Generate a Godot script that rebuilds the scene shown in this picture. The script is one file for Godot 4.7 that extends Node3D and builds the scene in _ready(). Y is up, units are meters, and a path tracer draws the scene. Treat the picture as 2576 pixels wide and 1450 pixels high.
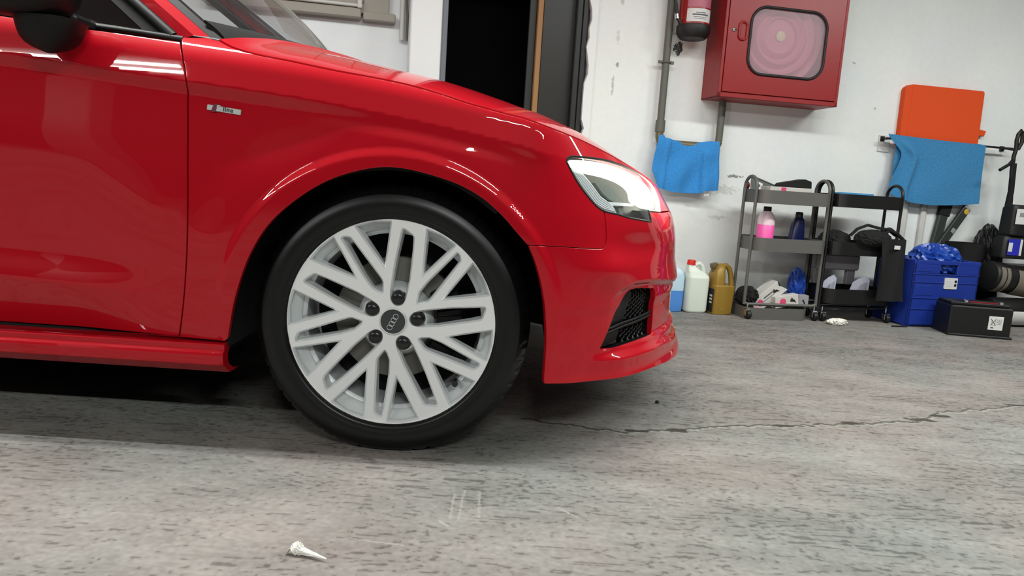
extends Node3D
# A red hatchback's front wheel in a workshop garage, seen from the side.
# Metres, y up. The camera stands at x = z = 0; the car's near side runs along x at z = -1.575; the back wall is turned by WALL_TURN.

const WALL_TURN := 0.19199
const WALL_AT := Vector3(1.0, 0, -4.06)
const HUB := Vector3(-0.2695, 0.304, -1.6016)
const CENTRE_Z := -2.47
const CAR_AT := Vector3(-1.5, 0, -2.47)

var M := {}
var taken := {}

# ---------------------------------------------------------------- mesh collecting
class G:
	var v := PackedVector3Array()
	var n := PackedVector3Array()
	var uv := PackedVector2Array()
	var xf := Transform3D.IDENTITY
	func tri(a: Vector3, b: Vector3, c: Vector3, na: Vector3, nb: Vector3, nc: Vector3, ua := Vector2.ZERO, ub := Vector2.ZERO, uc := Vector2.ZERO) -> void:
		var g := (b - a).cross(c - a)
		if g.length_squared() < 1e-18:
			return
		if g.dot(na + nb + nc) > 0.0:
			v.append_array([xf * a, xf * c, xf * b]); n.append_array([xf.basis * na, xf.basis * nc, xf.basis * nb]); uv.append_array([ua, uc, ub])
		else:
			v.append_array([xf * a, xf * b, xf * c]); n.append_array([xf.basis * na, xf.basis * nb, xf.basis * nc]); uv.append_array([ua, ub, uc])
	func flat(a: Vector3, b: Vector3, c: Vector3, out: Vector3) -> void:
		var g := (b - a).cross(c - a).normalized()
		if g.dot(out) < 0.0:
			g = -g
		tri(a, b, c, g, g, g)
	func quad(a: Vector3, b: Vector3, c: Vector3, d: Vector3, out: Vector3) -> void:
		flat(a, b, c, out); flat(a, c, d, out)
	func squad(a: Vector3, b: Vector3, c: Vector3, d: Vector3, na: Vector3, nb: Vector3, nc: Vector3, nd: Vector3) -> void:
		tri(a, b, c, na, nb, nc); tri(a, c, d, na, nc, nd)
	# a box with chamfered edges
	func box(c: Vector3, s: Vector3, r := 0.003) -> void:
		var h := s * 0.5
		r = minf(r, minf(h.x, minf(h.y, h.z)) * 0.6)
		var axes := [Vector3.RIGHT, Vector3.UP, Vector3.BACK]
		for i in 3:
			var j := (i + 1) % 3
			var k := (i + 2) % 3
			for e in [-1.0, 1.0]:
				var o: Vector3 = axes[i] * h[i] * e
				var a: Vector3 = axes[j] * (h[j] - r)
				var b: Vector3 = axes[k] * (h[k] - r)
				quad(c + o - a - b, c + o + a - b, c + o + a + b, c + o - a + b, o)
				for f in [-1.0, 1.0]:
					var p: Vector3 = axes[j] * f
					var o1: Vector3 = axes[i] * e * h[i] + p * (h[j] - r)
					var o2: Vector3 = axes[i] * e * (h[i] - r) + p * h[j]
					quad(c + o1 - b, c + o1 + b, c + o2 + b, c + o2 - b, axes[i] * e + p)
		for x in [-1.0, 1.0]:
			for y in [-1.0, 1.0]:
				for z in [-1.0, 1.0]:
					var d := Vector3(x, y, z)
					flat(c + d * (h - Vector3(0, r, r)), c + d * (h - Vector3(r, 0, r)), c + d * (h - Vector3(r, r, 0)), d)
	# profile: Vector2(radius, height) turned about y
	func lathe(profile: Array, segs := 32, from := 0.0, to := TAU) -> void:
		var norms := []
		for i in profile.size():
			var t: Vector2 = profile[mini(i + 1, profile.size() - 1)] - profile[maxi(i - 1, 0)]
			norms.append(Vector2(t.y, -t.x).normalized())
		for s in segs:
			var a0 := lerpf(from, to, float(s) / segs)
			var a1 := lerpf(from, to, float(s + 1) / segs)
			for i in profile.size() - 1:
				var p: Vector2 = profile[i]
				var q: Vector2 = profile[i + 1]
				var np: Vector2 = norms[i]
				var nq: Vector2 = norms[i + 1]
				var e := (q - p).normalized()
				var ne := Vector2(e.y, -e.x)
				if np.dot(ne) < 0.8: np = ne
				if nq.dot(ne) < 0.8: nq = ne
				squad(ring(p, a0), ring(p, a1), ring(q, a1), ring(q, a0), ring(np, a0), ring(np, a1), ring(nq, a1), ring(nq, a0))
	func ring(p: Vector2, a: float) -> Vector3:
		return Vector3(p.x * cos(a), p.y, p.x * sin(a))
	func ball(c: Vector3, r: Vector3, seg := 16) -> void:
		for i in seg:
			for j in seg / 2:
				var q := []
				for k in [[0, 0], [1, 0], [1, 1], [0, 1]]:
					var a: float = TAU * (i + k[0]) / seg
					var b: float = -PI / 2 + PI * (j + k[1]) / (seg / 2)
					q.append(Vector3(cos(a) * cos(b), sin(b), sin(a) * cos(b)))
				squad(c + q[0] * r, c + q[1] * r, c + q[2] * r, c + q[3] * r, (q[0] / r).normalized(), (q[1] / r).normalized(), (q[2] / r).normalized(), (q[3] / r).normalized())
	# a round bar along a path
	func tube(path: Array, r: float, seg := 10, closed := false, flatness := 1.0) -> void:
		var m := path.size()
		var side := Vector3.ZERO
		var rings := []
		for i in m:
			var t: Vector3
			if closed:
				t = path[(i + 1) % m] - path[(i - 1 + m) % m]
			else:
				t = path[mini(i + 1, m - 1)] - path[maxi(i - 1, 0)]
			t = t.normalized()
			if side == Vector3.ZERO:
				side = t.cross(Vector3.UP if absf(t.y) < 0.9 else Vector3.RIGHT).normalized()
			side = (side - t * side.dot(t)).normalized()
			var up := side.cross(t).normalized()
			var pts := []
			for k in seg:
				var a := TAU * k / seg
				var o := side * cos(a) + up * sin(a) * flatness
				pts.append([path[i] + o * r, o.normalized()])
			rings.append(pts)
		for i in (m if closed else m - 1):
			var A: Array = rings[i]
			var B: Array = rings[(i + 1) % m]
			for k in seg:
				var l := (k + 1) % seg
				squad(A[k][0], A[l][0], B[l][0], B[k][0], A[k][1], A[l][1], B[l][1], B[k][1])
		if not closed:
			for e in [0, m - 1]:
				var out: Vector3 = path[0] - path[1] if e == 0 else path[m - 1] - path[m - 2]
				for k in seg:
					flat(path[e], rings[e][k][0], rings[e][(k + 1) % seg][0], out)
	# a polygon in x, y pulled from z0 to z1, front edge chamfered
	func prism(poly: PackedVector2Array, z0: float, z1: float, bevel := 0.0) -> void:
		if Geometry2D.is_polygon_clockwise(poly):
			poly = poly.duplicate(); poly.reverse()
		var front := poly
		if bevel > 0.0:
			var o := Geometry2D.offset_polygon(poly, -bevel, Geometry2D.JOIN_MITER)
			if o.size() == 1 and o[0].size() == poly.size():
				front = inset_same(poly, bevel)
			else:
				bevel = 0.0
		var zf := z1
		for i in Range3(Geometry2D.triangulate_polygon(front)):
			flat(Vector3(front[i.x].x, front[i.x].y, zf), Vector3(front[i.y].x, front[i.y].y, zf), Vector3(front[i.z].x, front[i.z].y, zf), Vector3(0, 0, z1 - z0))
		for i in Range3(Geometry2D.triangulate_polygon(poly)):
			flat(Vector3(poly[i.x].x, poly[i.x].y, z0), Vector3(poly[i.y].x, poly[i.y].y, z0), Vector3(poly[i.z].x, poly[i.z].y, z0), Vector3(0, 0, z0 - z1))
		var zb := z1 - bevel * signf(z1 - z0)
		for i in poly.size():
			var j := (i + 1) % poly.size()
			var e := poly[j] - poly[i]
			var out := Vector3(e.y, -e.x, 0)
			quad(Vector3(poly[i].x, poly[i].y, z0), Vector3(poly[j].x, poly[j].y, z0), Vector3(poly[j].x, poly[j].y, zb), Vector3(poly[i].x, poly[i].y, zb), out)
			if bevel > 0.0:
				quad(Vector3(poly[i].x, poly[i].y, zb), Vector3(poly[j].x, poly[j].y, zb), Vector3(front[j].x, front[j].y, zf), Vector3(front[i].x, front[i].y, zf), out.normalized() + Vector3(0, 0, signf(z1 - z0)))
	func Range3(idx: PackedInt32Array) -> Array:
		var o := []
		for i in range(0, idx.size(), 3):
			o.append(Vector3i(idx[i], idx[i + 1], idx[i + 2]))
		return o
	# every corner moved inwards by w (negative: outwards); the polygon runs counterclockwise
	static func inset_same(poly: PackedVector2Array, w: float) -> PackedVector2Array:
		var o := PackedVector2Array()
		var m := poly.size()
		for i in m:
			var a := (poly[i] - poly[(i - 1 + m) % m]).normalized()
			var b := (poly[(i + 1) % m] - poly[i]).normalized()
			var na := Vector2(-a.y, a.x)
			var nb := Vector2(-b.y, b.x)
			var s := (na + nb)
			var k: float = s.length()
			s = s / k if k > 1e-6 else na
			o.append(poly[i] + s * w / maxf(0.5, s.dot(na)))
		return o
	# strip between two rings of the same size
	func band(A: Array, B: Array, closed := true, out_hint := Vector3.ZERO) -> void:
		var m := A.size()
		for i in (m if closed else m - 1):
			var j := (i + 1) % m
			var g: Vector3 = (A[j] - A[i]).cross(B[i] - A[i])
			quad(A[i], A[j], B[j], B[i], g if out_hint == Vector3.ZERO else out_hint)
	# a smooth sheet: f(i, j) over 0..1 by 0..1, with a second face behind it
	func sheet(f: Callable, nu: int, nv: int, thick := 0.0, uv_scale := Vector2.ONE) -> void:
		var P := []
		var N := []
		for i in nu + 1:
			for j in nv + 1:
				P.append(f.call(float(i) / nu, float(j) / nv))
		for i in nu + 1:
			for j in nv + 1:
				var du: Vector3 = P[mini(i + 1, nu) * (nv + 1) + j] - P[maxi(i - 1, 0) * (nv + 1) + j]
				var dv: Vector3 = P[i * (nv + 1) + mini(j + 1, nv)] - P[i * (nv + 1) + maxi(j - 1, 0)]
				N.append(du.cross(dv).normalized())
		for i in nu:
			for j in nv:
				var a := i * (nv + 1) + j
				var b := a + nv + 1
				var U := func(q: int, r: int) -> Vector2: return Vector2(float(q) / nu, float(r) / nv) * uv_scale
				tri(P[a], P[b], P[b + 1], N[a], N[b], N[b + 1], U.call(i, j), U.call(i + 1, j), U.call(i + 1, j + 1))
				tri(P[a], P[b + 1], P[a + 1], N[a], N[b + 1], N[a + 1], U.call(i, j), U.call(i + 1, j + 1), U.call(i, j + 1))
				if thick > 0.0:
					squad(P[a] - N[a] * thick, P[b] - N[b] * thick, P[b + 1] - N[b + 1] * thick, P[a + 1] - N[a + 1] * thick, -N[a], -N[b], -N[b + 1], -N[a + 1])
		if thick > 0.0:
			for i in nu:
				for j in [0, nv]:
					var a: int = i * (nv + 1) + j
					var b: int = a + nv + 1
					quad(P[a], P[b], P[b] - N[b] * thick, P[a] - N[a] * thick, Vector3(0, 0.3, 0.1))
			for j in nv:
				for i in [0, nu]:
					var a: int = i * (nv + 1) + j
					quad(P[a], P[a + 1], P[a + 1] - N[a + 1] * thick, P[a] - N[a] * thick, Vector3(0.3, 0, 0.1))
	func mesh(off := Vector3.ZERO) -> ArrayMesh:
		var arr := []
		arr.resize(Mesh.ARRAY_MAX)
		if off != Vector3.ZERO:
			for i in v.size():
				v[i] -= off
		arr[Mesh.ARRAY_VERTEX] = v
		arr[Mesh.ARRAY_NORMAL] = n
		arr[Mesh.ARRAY_TEX_UV] = uv
		var am := ArrayMesh.new()
		am.add_surface_from_arrays(Mesh.PRIMITIVE_TRIANGLES, arr)
		return am

# ---------------------------------------------------------------- scene helpers
func numbered(called: String) -> String:
	var k: int = taken.get(called, 0)
	taken[called] = k + 1
	return called if k == 0 else "%s_%03d" % [called, k]

func tag(o: Node, label: String, category: String, group := "") -> Node:
	o.set_meta("label", label); o.set_meta("category", category)
	if group: o.set_meta("group", group)
	return o

# a thing standing at a point of the wall's own frame: a along the wall, y up, d out from the wall
func by_wall(called: String, label: String, category: String, a: float, y: float, d: float, turn := 0.0, group := "") -> Node3D:
	var o := Node3D.new()
	o.name = numbered(called)
	add_child(o)
	o.position = wall_point(a, y, d)
	o.rotation.y = WALL_TURN + turn
	tag(o, label, category, group)
	return o

func wall_point(a: float, y: float, d: float) -> Vector3:
	return WALL_AT + Vector3(cos(WALL_TURN), 0, -sin(WALL_TURN)) * a + Vector3(sin(WALL_TURN), 0, cos(WALL_TURN)) * d + Vector3(0, y, 0)

func at_point(called: String, label: String, category: String, where: Vector3, turn := 0.0, group := "") -> Node3D:
	var o := Node3D.new()
	o.name = numbered(called)
	add_child(o)
	o.position = where
	o.rotation.y = turn
	tag(o, label, category, group)
	return o

func part(g: G, called: String, m: Material, parent: Node, off := Vector3.ZERO) -> MeshInstance3D:
	var o := MeshInstance3D.new()
	o.name = called if parent != self else numbered(called)
	o.mesh = g.mesh(off)
	o.material_override = m
	parent.add_child(o, true)
	return o

func struct(g: G, called: String, m: Material) -> MeshInstance3D:
	var o := part(g, called, m, self)
	o.set_meta("kind", "structure")
	return o

func mat(called: String, c: Color, rough := 0.5, metal := 0.0) -> StandardMaterial3D:
	var m := StandardMaterial3D.new()
	m.resource_name = called
	m.albedo_color = c
	m.roughness = rough
	m.metallic = metal
	M[called] = m
	return m

func noise(kind: int, freq: float, octaves := 4, seed_ := 1) -> FastNoiseLite:
	var f := FastNoiseLite.new()
	f.noise_type = kind
	f.frequency = freq
	f.fractal_octaves = octaves
	f.seed = seed_
	return f

func noise_tex(freq: float, a: Color, b: Color, seed_ := 1, size := 512, octaves := 4, kind := FastNoiseLite.TYPE_SIMPLEX_SMOOTH) -> NoiseTexture2D:
	var t := NoiseTexture2D.new()
	t.width = size; t.height = size
	t.seamless = true
	t.noise = noise(kind, freq, octaves, seed_)
	var r := Gradient.new()
	r.set_color(0, a); r.set_color(1, b)
	t.color_ramp = r
	return t

func bump(m: StandardMaterial3D, freq: float, depth: float, scale: float, seed_ := 3, world := true) -> void:
	m.heightmap_enabled = true
	m.heightmap_scale = depth
	m.heightmap_texture = noise_tex(freq, Color.BLACK, Color.WHITE, seed_, 512, 5)
	m.uv1_triplanar = true
	m.uv1_world_triplanar = world
	m.uv1_scale = Vector3.ONE * scale

func pts(flat: Array) -> PackedVector2Array:
	var o := PackedVector2Array()
	for i in range(0, flat.size(), 2):
		o.append(Vector2(flat[i], flat[i + 1]))
	return o

# a curve through the points
func smooth(p: PackedVector2Array, n := 6) -> PackedVector2Array:
	var o := PackedVector2Array()
	for i in p.size() - 1:
		var a := p[maxi(i - 1, 0)]
		var d := p[mini(i + 2, p.size() - 1)]
		for k in n:
			o.append(p[i].cubic_interpolate(p[i + 1], a, d, float(k) / n))
	o.append(p[p.size() - 1])
	return o

# corners cut round over a length of at most w
func rounded(p: PackedVector2Array, w: float, n := 4) -> PackedVector2Array:
	var o := PackedVector2Array()
	var m := p.size()
	for i in m:
		var a := p[(i - 1 + m) % m]
		var b := p[i]
		var c := p[(i + 1) % m]
		var wa := minf(w, a.distance_to(b) * 0.45)
		var wc := minf(w, c.distance_to(b) * 0.45)
		var s := b + (a - b).normalized() * wa
		var e := b + (c - b).normalized() * wc
		for k in n + 1:
			var t := float(k) / n
			o.append(s.lerp(b, t).lerp(b.lerp(e, t), t))
	return o

func rect(x0: float, y0: float, x1: float, y1: float) -> PackedVector2Array:
	return PackedVector2Array([Vector2(x0, y0), Vector2(x1, y0), Vector2(x1, y1), Vector2(x0, y1)])

func sstep(a: float, b: float, x: float) -> float:
	return smoothstep(a, b, x)

func lookup(xs: Array, ys: Array, x: float) -> float:
	if x <= xs[0]: return ys[0]
	for i in xs.size() - 1:
		if x <= xs[i + 1]:
			return lerpf(ys[i], ys[i + 1], (x - xs[i]) / (xs[i + 1] - xs[i]))
	return ys[ys.size() - 1]

# ---------------------------------------------------------------- the scene
func _ready() -> void:
	make_camera_and_light()
	make_materials()
	make_room()
	make_car()
	make_wall_things()
	make_floor_things()

func make_camera_and_light() -> void:
	var cam := Camera3D.new()
	cam.name = "camera"
	var pitch := 0.149409
	var roll := 0.064145
	var forward := Vector3(0, -sin(pitch), -cos(pitch))
	var up := Vector3(0, cos(pitch), -sin(pitch))
	var x := Vector3.RIGHT * cos(roll) + up * sin(roll)
	var y := up * cos(roll) - Vector3.RIGHT * sin(roll)
	cam.transform = Transform3D(Basis(x, y, -forward), Vector3(0, 0.6458, 0))
	cam.fov = rad_to_deg(2.0 * atan(725.0 / 1812.19))
	cam.near = 0.02
	cam.far = 60.0
	add_child(cam)
	cam.make_current()
	var e := Environment.new()
	e.background_mode = Environment.BG_COLOR
	e.background_color = Color(0.02, 0.02, 0.022)
	e.tonemap_mode = Environment.TONE_MAPPER_LINEAR
	e.tonemap_exposure = 1.0
	e.sdfgi_enabled = true
	e.ssao_enabled = true
	e.ssil_enabled = true
	var w := WorldEnvironment.new()
	w.name = "world_environment"
	w.environment = e
	add_child(w)
	# twin-tube ceiling battens, each tube pair lit by an area light just below it: one row over the car, one behind the camera
	var lit := mat("tube_glow", Color(1, 1, 1), 0.4)
	lit.emission_enabled = true
	lit.emission = Color(0.95, 1.0, 0.98)
	lit.emission_energy_multiplier = 3.0
	mat("fitting", Color(0.85, 0.86, 0.86), 0.5)
	for f in [[-3.2, -1.62, 2.3, 1.22], [-1.55, -1.62, 2.3, 1.22], [0.1, -1.62, 1.9, 1.22], [1.75, -1.9, 2.3, 1.22], [3.4, -2.1, 3.4, 1.22], [-4.70, 1.75, 3.0, 1.5], [-3.06, 1.75, 3.0, 1.5], [0.6, 1.75, 4.6, 1.22], [2.6, 1.75, 1.7, 1.22]]:  # the farthest right batten over the wall side is added to brighten the wall there
		ceiling_light(Vector3(f[0], 2.55, f[1]), f[2], f[3])

func ceiling_light(where: Vector3, energy: float, length: float) -> void:
	var o := at_point("ceiling_light", "white twin tube light batten on the ceiling above the picture", "light", where, 0.0, "ceiling tube lights")
	var g := G.new()
	g.box(Vector3(0, -0.03, 0), Vector3(length + 0.08, 0.05, 0.16), 0.006)
	part(g, "housing", M.fitting, o)
	for s in [-1.0, 1.0]:
		g = G.new()
		g.tube([Vector3(-length / 2, -0.075, 0.045 * s), Vector3(length / 2, -0.075, 0.045 * s)], 0.013, 12)
		part(g, "tube", M.tube_glow, o)
		var l := AreaLight3D.new()
		l.name = "tube_light"
		l.area_size = Vector2(length, 0.026)
		l.light_energy = energy
		l.light_color = Color(0.985, 1.0, 0.985)
		l.area_range = 20.0
		l.area_attenuation = 2.0
		l.shadow_enabled = true
		l.position = Vector3(0, -0.0895, 0.045 * s)
		l.rotation.x = -PI / 2
		o.add_child(l, true)

func make_materials() -> void:
	var red := mat("red_paint", Color(0.69, 0.045, 0.11), 0.42)
	red.metallic_specular = 0.15
	red.clearcoat_enabled = true
	red.clearcoat = 0.8
	red.clearcoat_roughness = 0.02
	var black := mat("black_trim", Color(0.022, 0.022, 0.024), 0.45)
	black.metallic_specular = 0.4
	mat("liner", Color(0.012, 0.012, 0.013), 0.9)
	mat("gap_black", Color(0.01, 0.01, 0.01), 0.8)
	var glass := mat("car_glass", Color(0.25, 0.3, 0.3, 0.22), 0.02)
	glass.transparency = BaseMaterial3D.TRANSPARENCY_ALPHA
	var dark := mat("dark_glass", Color(0.012, 0.016, 0.025), 0.04)
	dark.metallic_specular = 0.6
	var clear := mat("lens", Color(0.9, 0.92, 0.92, 0.04), 0.02)
	clear.transparency = BaseMaterial3D.TRANSPARENCY_ALPHA
	var tyre := mat("rubber", Color(0.022, 0.025, 0.028), 0.36)
	tyre.metallic_specular = 0.45
	var machined := mat("machined", Color(0.975, 0.98, 0.985), 0.32, 0.35)
	machined.anisotropy_enabled = true
	machined.anisotropy = 0.75
	mat("silver", Color(0.88, 0.895, 0.90), 0.28, 0.35)
	mat("chrome", Color(0.85, 0.86, 0.87), 0.08, 1.0)
	mat("brake_steel", Color(0.46, 0.45, 0.43), 0.5, 0.3)
	mat("dark_metal", Color(0.09, 0.09, 0.095), 0.5, 0.5)
	mat("cap_grey", Color(0.24, 0.26, 0.26), 0.35, 0.2)
	mat("bolt_black", Color(0.12, 0.125, 0.125), 0.25, 0.1)
	var led := mat("headlight_glow", Color(1, 1, 1), 0.4)
	led.emission_enabled = true
	led.emission = Color(1.0, 1.0, 0.93)
	led.emission_energy_multiplier = 2.2
	mat("lamp_silver", Color(0.88, 0.91, 0.92), 0.3, 0.2)
	mat("lamp_grey", Color(0.48, 0.52, 0.48), 0.3, 0.3)
	mat("lamp_dark", Color(0.16, 0.17, 0.15), 0.35, 0.2)
	mat("badge_silver", Color(0.85, 0.86, 0.86), 0.3, 0.3)
	mat("badge_red", Color(0.45, 0.2, 0.26), 0.3)
	mat("floor_plain", Color(0.5, 0.5, 0.47), 0.8)

# ---------------------------------------------------------------- room
func stained_wall(called: String, base: Color, marks: Array, w: int, h: int, seed_: int) -> StandardMaterial3D:
	var im := Image.create(w, h, false, Image.FORMAT_RGB8)
	var a := noise(FastNoiseLite.TYPE_SIMPLEX_SMOOTH, 0.006, 4, seed_)
	var b := noise(FastNoiseLite.TYPE_SIMPLEX_SMOOTH, 0.09, 3, seed_ + 1)
	for y in h:
		for x in w:
			var v := a.get_noise_2d(x, y * 0.7) * 0.022 + b.get_noise_2d(x, y) * 0.010
			var warm := a.get_noise_2d(x + 3000, y) * 0.010
			im.set_pixel(x, y, Color(base.r + v + warm, base.g + v + warm * 0.6, base.b + v - warm))
	var rng := RandomNumberGenerator.new()
	rng.seed = seed_
	for k in marks:   # [u, v, half width, half height, strength, colour]: smudges with a grainy outline
		var cx: float = k[0] * w
		var cy: float = k[1] * h
		for y in range(maxi(0, int(cy - k[3] * 1.6)), mini(h, int(cy + k[3] * 1.6) + 1)):
			for x in range(maxi(0, int(cx - k[2] * 1.6)), mini(w, int(cx + k[2] * 1.6) + 1)):
				var d := Vector2((x - cx) / k[2], (y - cy) / k[3]).length() + b.get_noise_2d(x * 2.0, y * 2.0) * 0.9
				if d < 1.0:
					var c := im.get_pixel(x, y)
					im.set_pixel(x, y, c.lerp(k[5], k[4] * (0.6 + 0.8 * absf(b.get_noise_2d(x * 5.0, y * 5.0)))))
	var m := mat(called, Color.WHITE, 0.75)
	m.albedo_texture = ImageTexture.create_from_image(im)
	m.metallic_specular = 0.35
	return m

# a slab whose front face carries uv 0..1
func slab(g: G, x0: float, y0: float, x1: float, y1: float, z0: float, z1: float) -> void:
	var c := Vector3((x0 + x1) / 2, (y0 + y1) / 2, (z0 + z1) / 2)
	var f := Vector3.BACK
	g.tri(Vector3(x0, y0, z1), Vector3(x1, y0, z1), Vector3(x1, y1, z1), f, f, f, Vector2(0, 1), Vector2(1, 1), Vector2(1, 0))
	g.tri(Vector3(x0, y0, z1), Vector3(x1, y1, z1), Vector3(x0, y1, z1), f, f, f, Vector2(0, 1), Vector2(1, 0), Vector2(0, 0))
	g.quad(Vector3(x0, y0, z0), Vector3(x1, y0, z0), Vector3(x1, y1, z0), Vector3(x0, y1, z0), Vector3.FORWARD)
	for s in [[x0, Vector3.LEFT], [x1, Vector3.RIGHT]]:
		g.quad(Vector3(s[0], y0, z0), Vector3(s[0], y1, z0), Vector3(s[0], y1, z1), Vector3(s[0], y0, z1), s[1])
	for s in [[y0, Vector3.DOWN], [y1, Vector3.UP]]:
		g.quad(Vector3(x0, s[0], z0), Vector3(x1, s[0], z0), Vector3(x1, s[0], z1), Vector3(x0, s[0], z1), s[1])

func wall_frame() -> Transform3D:
	return Transform3D(Basis(Vector3.UP, WALL_TURN), WALL_AT)

func make_floor_material() -> StandardMaterial3D:
	# x -3..4.2 by z -4.6..0.2, concrete with worn grey patches, dark flecks, a chipped crack and scratches
	var w := 2048
	var h := 1366
	var im := Image.create(w, h, false, Image.FORMAT_RGB8)
	var big := noise(FastNoiseLite.TYPE_SIMPLEX_SMOOTH, 0.004, 4, 11)
	var mid := noise(FastNoiseLite.TYPE_SIMPLEX_SMOOTH, 0.02, 4, 12)
	var fine := noise(FastNoiseLite.TYPE_SIMPLEX_SMOOTH, 0.16, 2, 13)
	var grain := noise(FastNoiseLite.TYPE_VALUE, 0.5, 1, 14)
	for y in h:
		for x in w:
			var b := big.get_noise_2d(x * 0.7, y * 1.3)
			var m := mid.get_noise_2d(x * 0.55, y * 1.5)
			var f := fine.get_noise_2d(x * 0.55 + m * 20.0, y * 1.25)
			var v := 0.47 + b * 0.055 + m * 0.05 + f * 0.035 + grain.get_noise_2d(x, y) * 0.03
			var rough := clampf(0.5 + b * 1.4 + m * 0.8, 0.0, 1.0)
			if f < -0.34 - 0.22 * rough:
				v -= 0.10
			var tint := big.get_noise_2d(x + 5000, y + 700) * 0.03
			im.set_pixel(x, y, Color(v + tint * 0.8 + 0.008, v - 0.004 - tint * 0.2, v - 0.022 - tint * 0.2))
	var px := func(p: Vector2) -> Vector2: return Vector2((p.x + 3.0) / 7.2 * w, (p.y + 4.6) / 4.8 * h)
	var rng := RandomNumberGenerator.new()
	rng.seed = 5
	# the crack: pale broken edge with dark chips along it
	var line := [Vector2(0.05, -1.90), Vector2(0.31, -1.84), Vector2(0.47, -1.885), Vector2(0.62, -1.945), Vector2(0.86, -2.0), Vector2(1.06, -2.06), Vector2(1.25, -2.11), Vector2(1.38, -2.21), Vector2(1.76, -2.37), Vector2(2.3, -2.52)]
	for i in line.size() - 1:
		var a: Vector2 = px.call(line[i])
		var c: Vector2 = px.call(line[i + 1])
		var n := int(a.distance_to(c) * 2)
		for k in n:
			var p: Vector2 = a.lerp(c, float(k) / n) + Vector2(0, mid.get_noise_1d(i * 300.0 + k) * 7.0)
			var t := fine.get_noise_1d(i * 400.0 + k * 0.9)
			dab(im, p, 1, Color(0.26, 0.25, 0.22), 0.35 + 0.5 * maxf(t, 0.0))
			if t > 0.0: dab(im, p + Vector2(0, 2), 1, Color(0.56, 0.56, 0.53), 0.5)
	for c in [[0.47, -1.885, 7, 3], [1.02, -2.05, 6, 2], [1.27, -2.125, 13, 3], [1.36, -2.18, 8, 2], [1.74, -2.365, 16, 2], [0.36, -1.86, 8, 1], [0.80, -1.985, 6, 1]]:
		var p: Vector2 = px.call(Vector2(c[0], c[1]))
		for k in 60:
			dab(im, p + Vector2(rng.randf_range(-1, 1) * c[2], rng.randf_range(-1, 1) * c[3]), 1, Color(0.22, 0.21, 0.19), 0.6)
	# pale scratches and dark spots near the wheel
	for s in [[-0.07, -1.42, -0.075, -1.28], [-0.04, -1.42, -0.035, -1.30], [-0.09, -1.40, -0.09, -1.29], [0.12, -1.37, 0.155, -1.33], [-0.24, -1.19, -0.16, -1.18], [-0.11, -1.28, -0.09, -1.26]]:
		var a: Vector2 = px.call(Vector2(s[0], s[1]))
		var c: Vector2 = px.call(Vector2(s[2], s[3]))
		for k in 80:
			dab(im, a.lerp(c, k / 80.0) + Vector2(fine.get_noise_1d(k * 2.0), 0), 0, Color(0.58, 0.58, 0.55), 0.45)
	for k in 420:
		var p := Vector2(rng.randf_range(0, w), rng.randf_range(0, h))
		var r := 2.0 if rng.randf() < 0.15 else 1.0
		for q in int(3 * r):
			dab(im, p + Vector2(rng.randf_range(-2, 2) * r, rng.randf_range(-0.7, 0.7) * r), 0, Color(0.2, 0.19, 0.17), 0.5)
	var m := mat("concrete", Color.WHITE, 0.72)
	m.albedo_texture = ImageTexture.create_from_image(im)
	m.metallic_specular = 0.4
	m.heightmap_enabled = true
	m.heightmap_texture = m.albedo_texture
	m.heightmap_scale = 0.35
	return m

func dab(im: Image, p: Vector2, r: int, c: Color, k: float) -> void:
	for y in range(int(p.y) - r, int(p.y) + r + 1):
		for x in range(int(p.x) - r, int(p.x) + r + 1):
			if x >= 0 and y >= 0 and x < im.get_width() and y < im.get_height():
				im.set_pixel(x, y, im.get_pixel(x, y).lerp(c, k))

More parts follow.
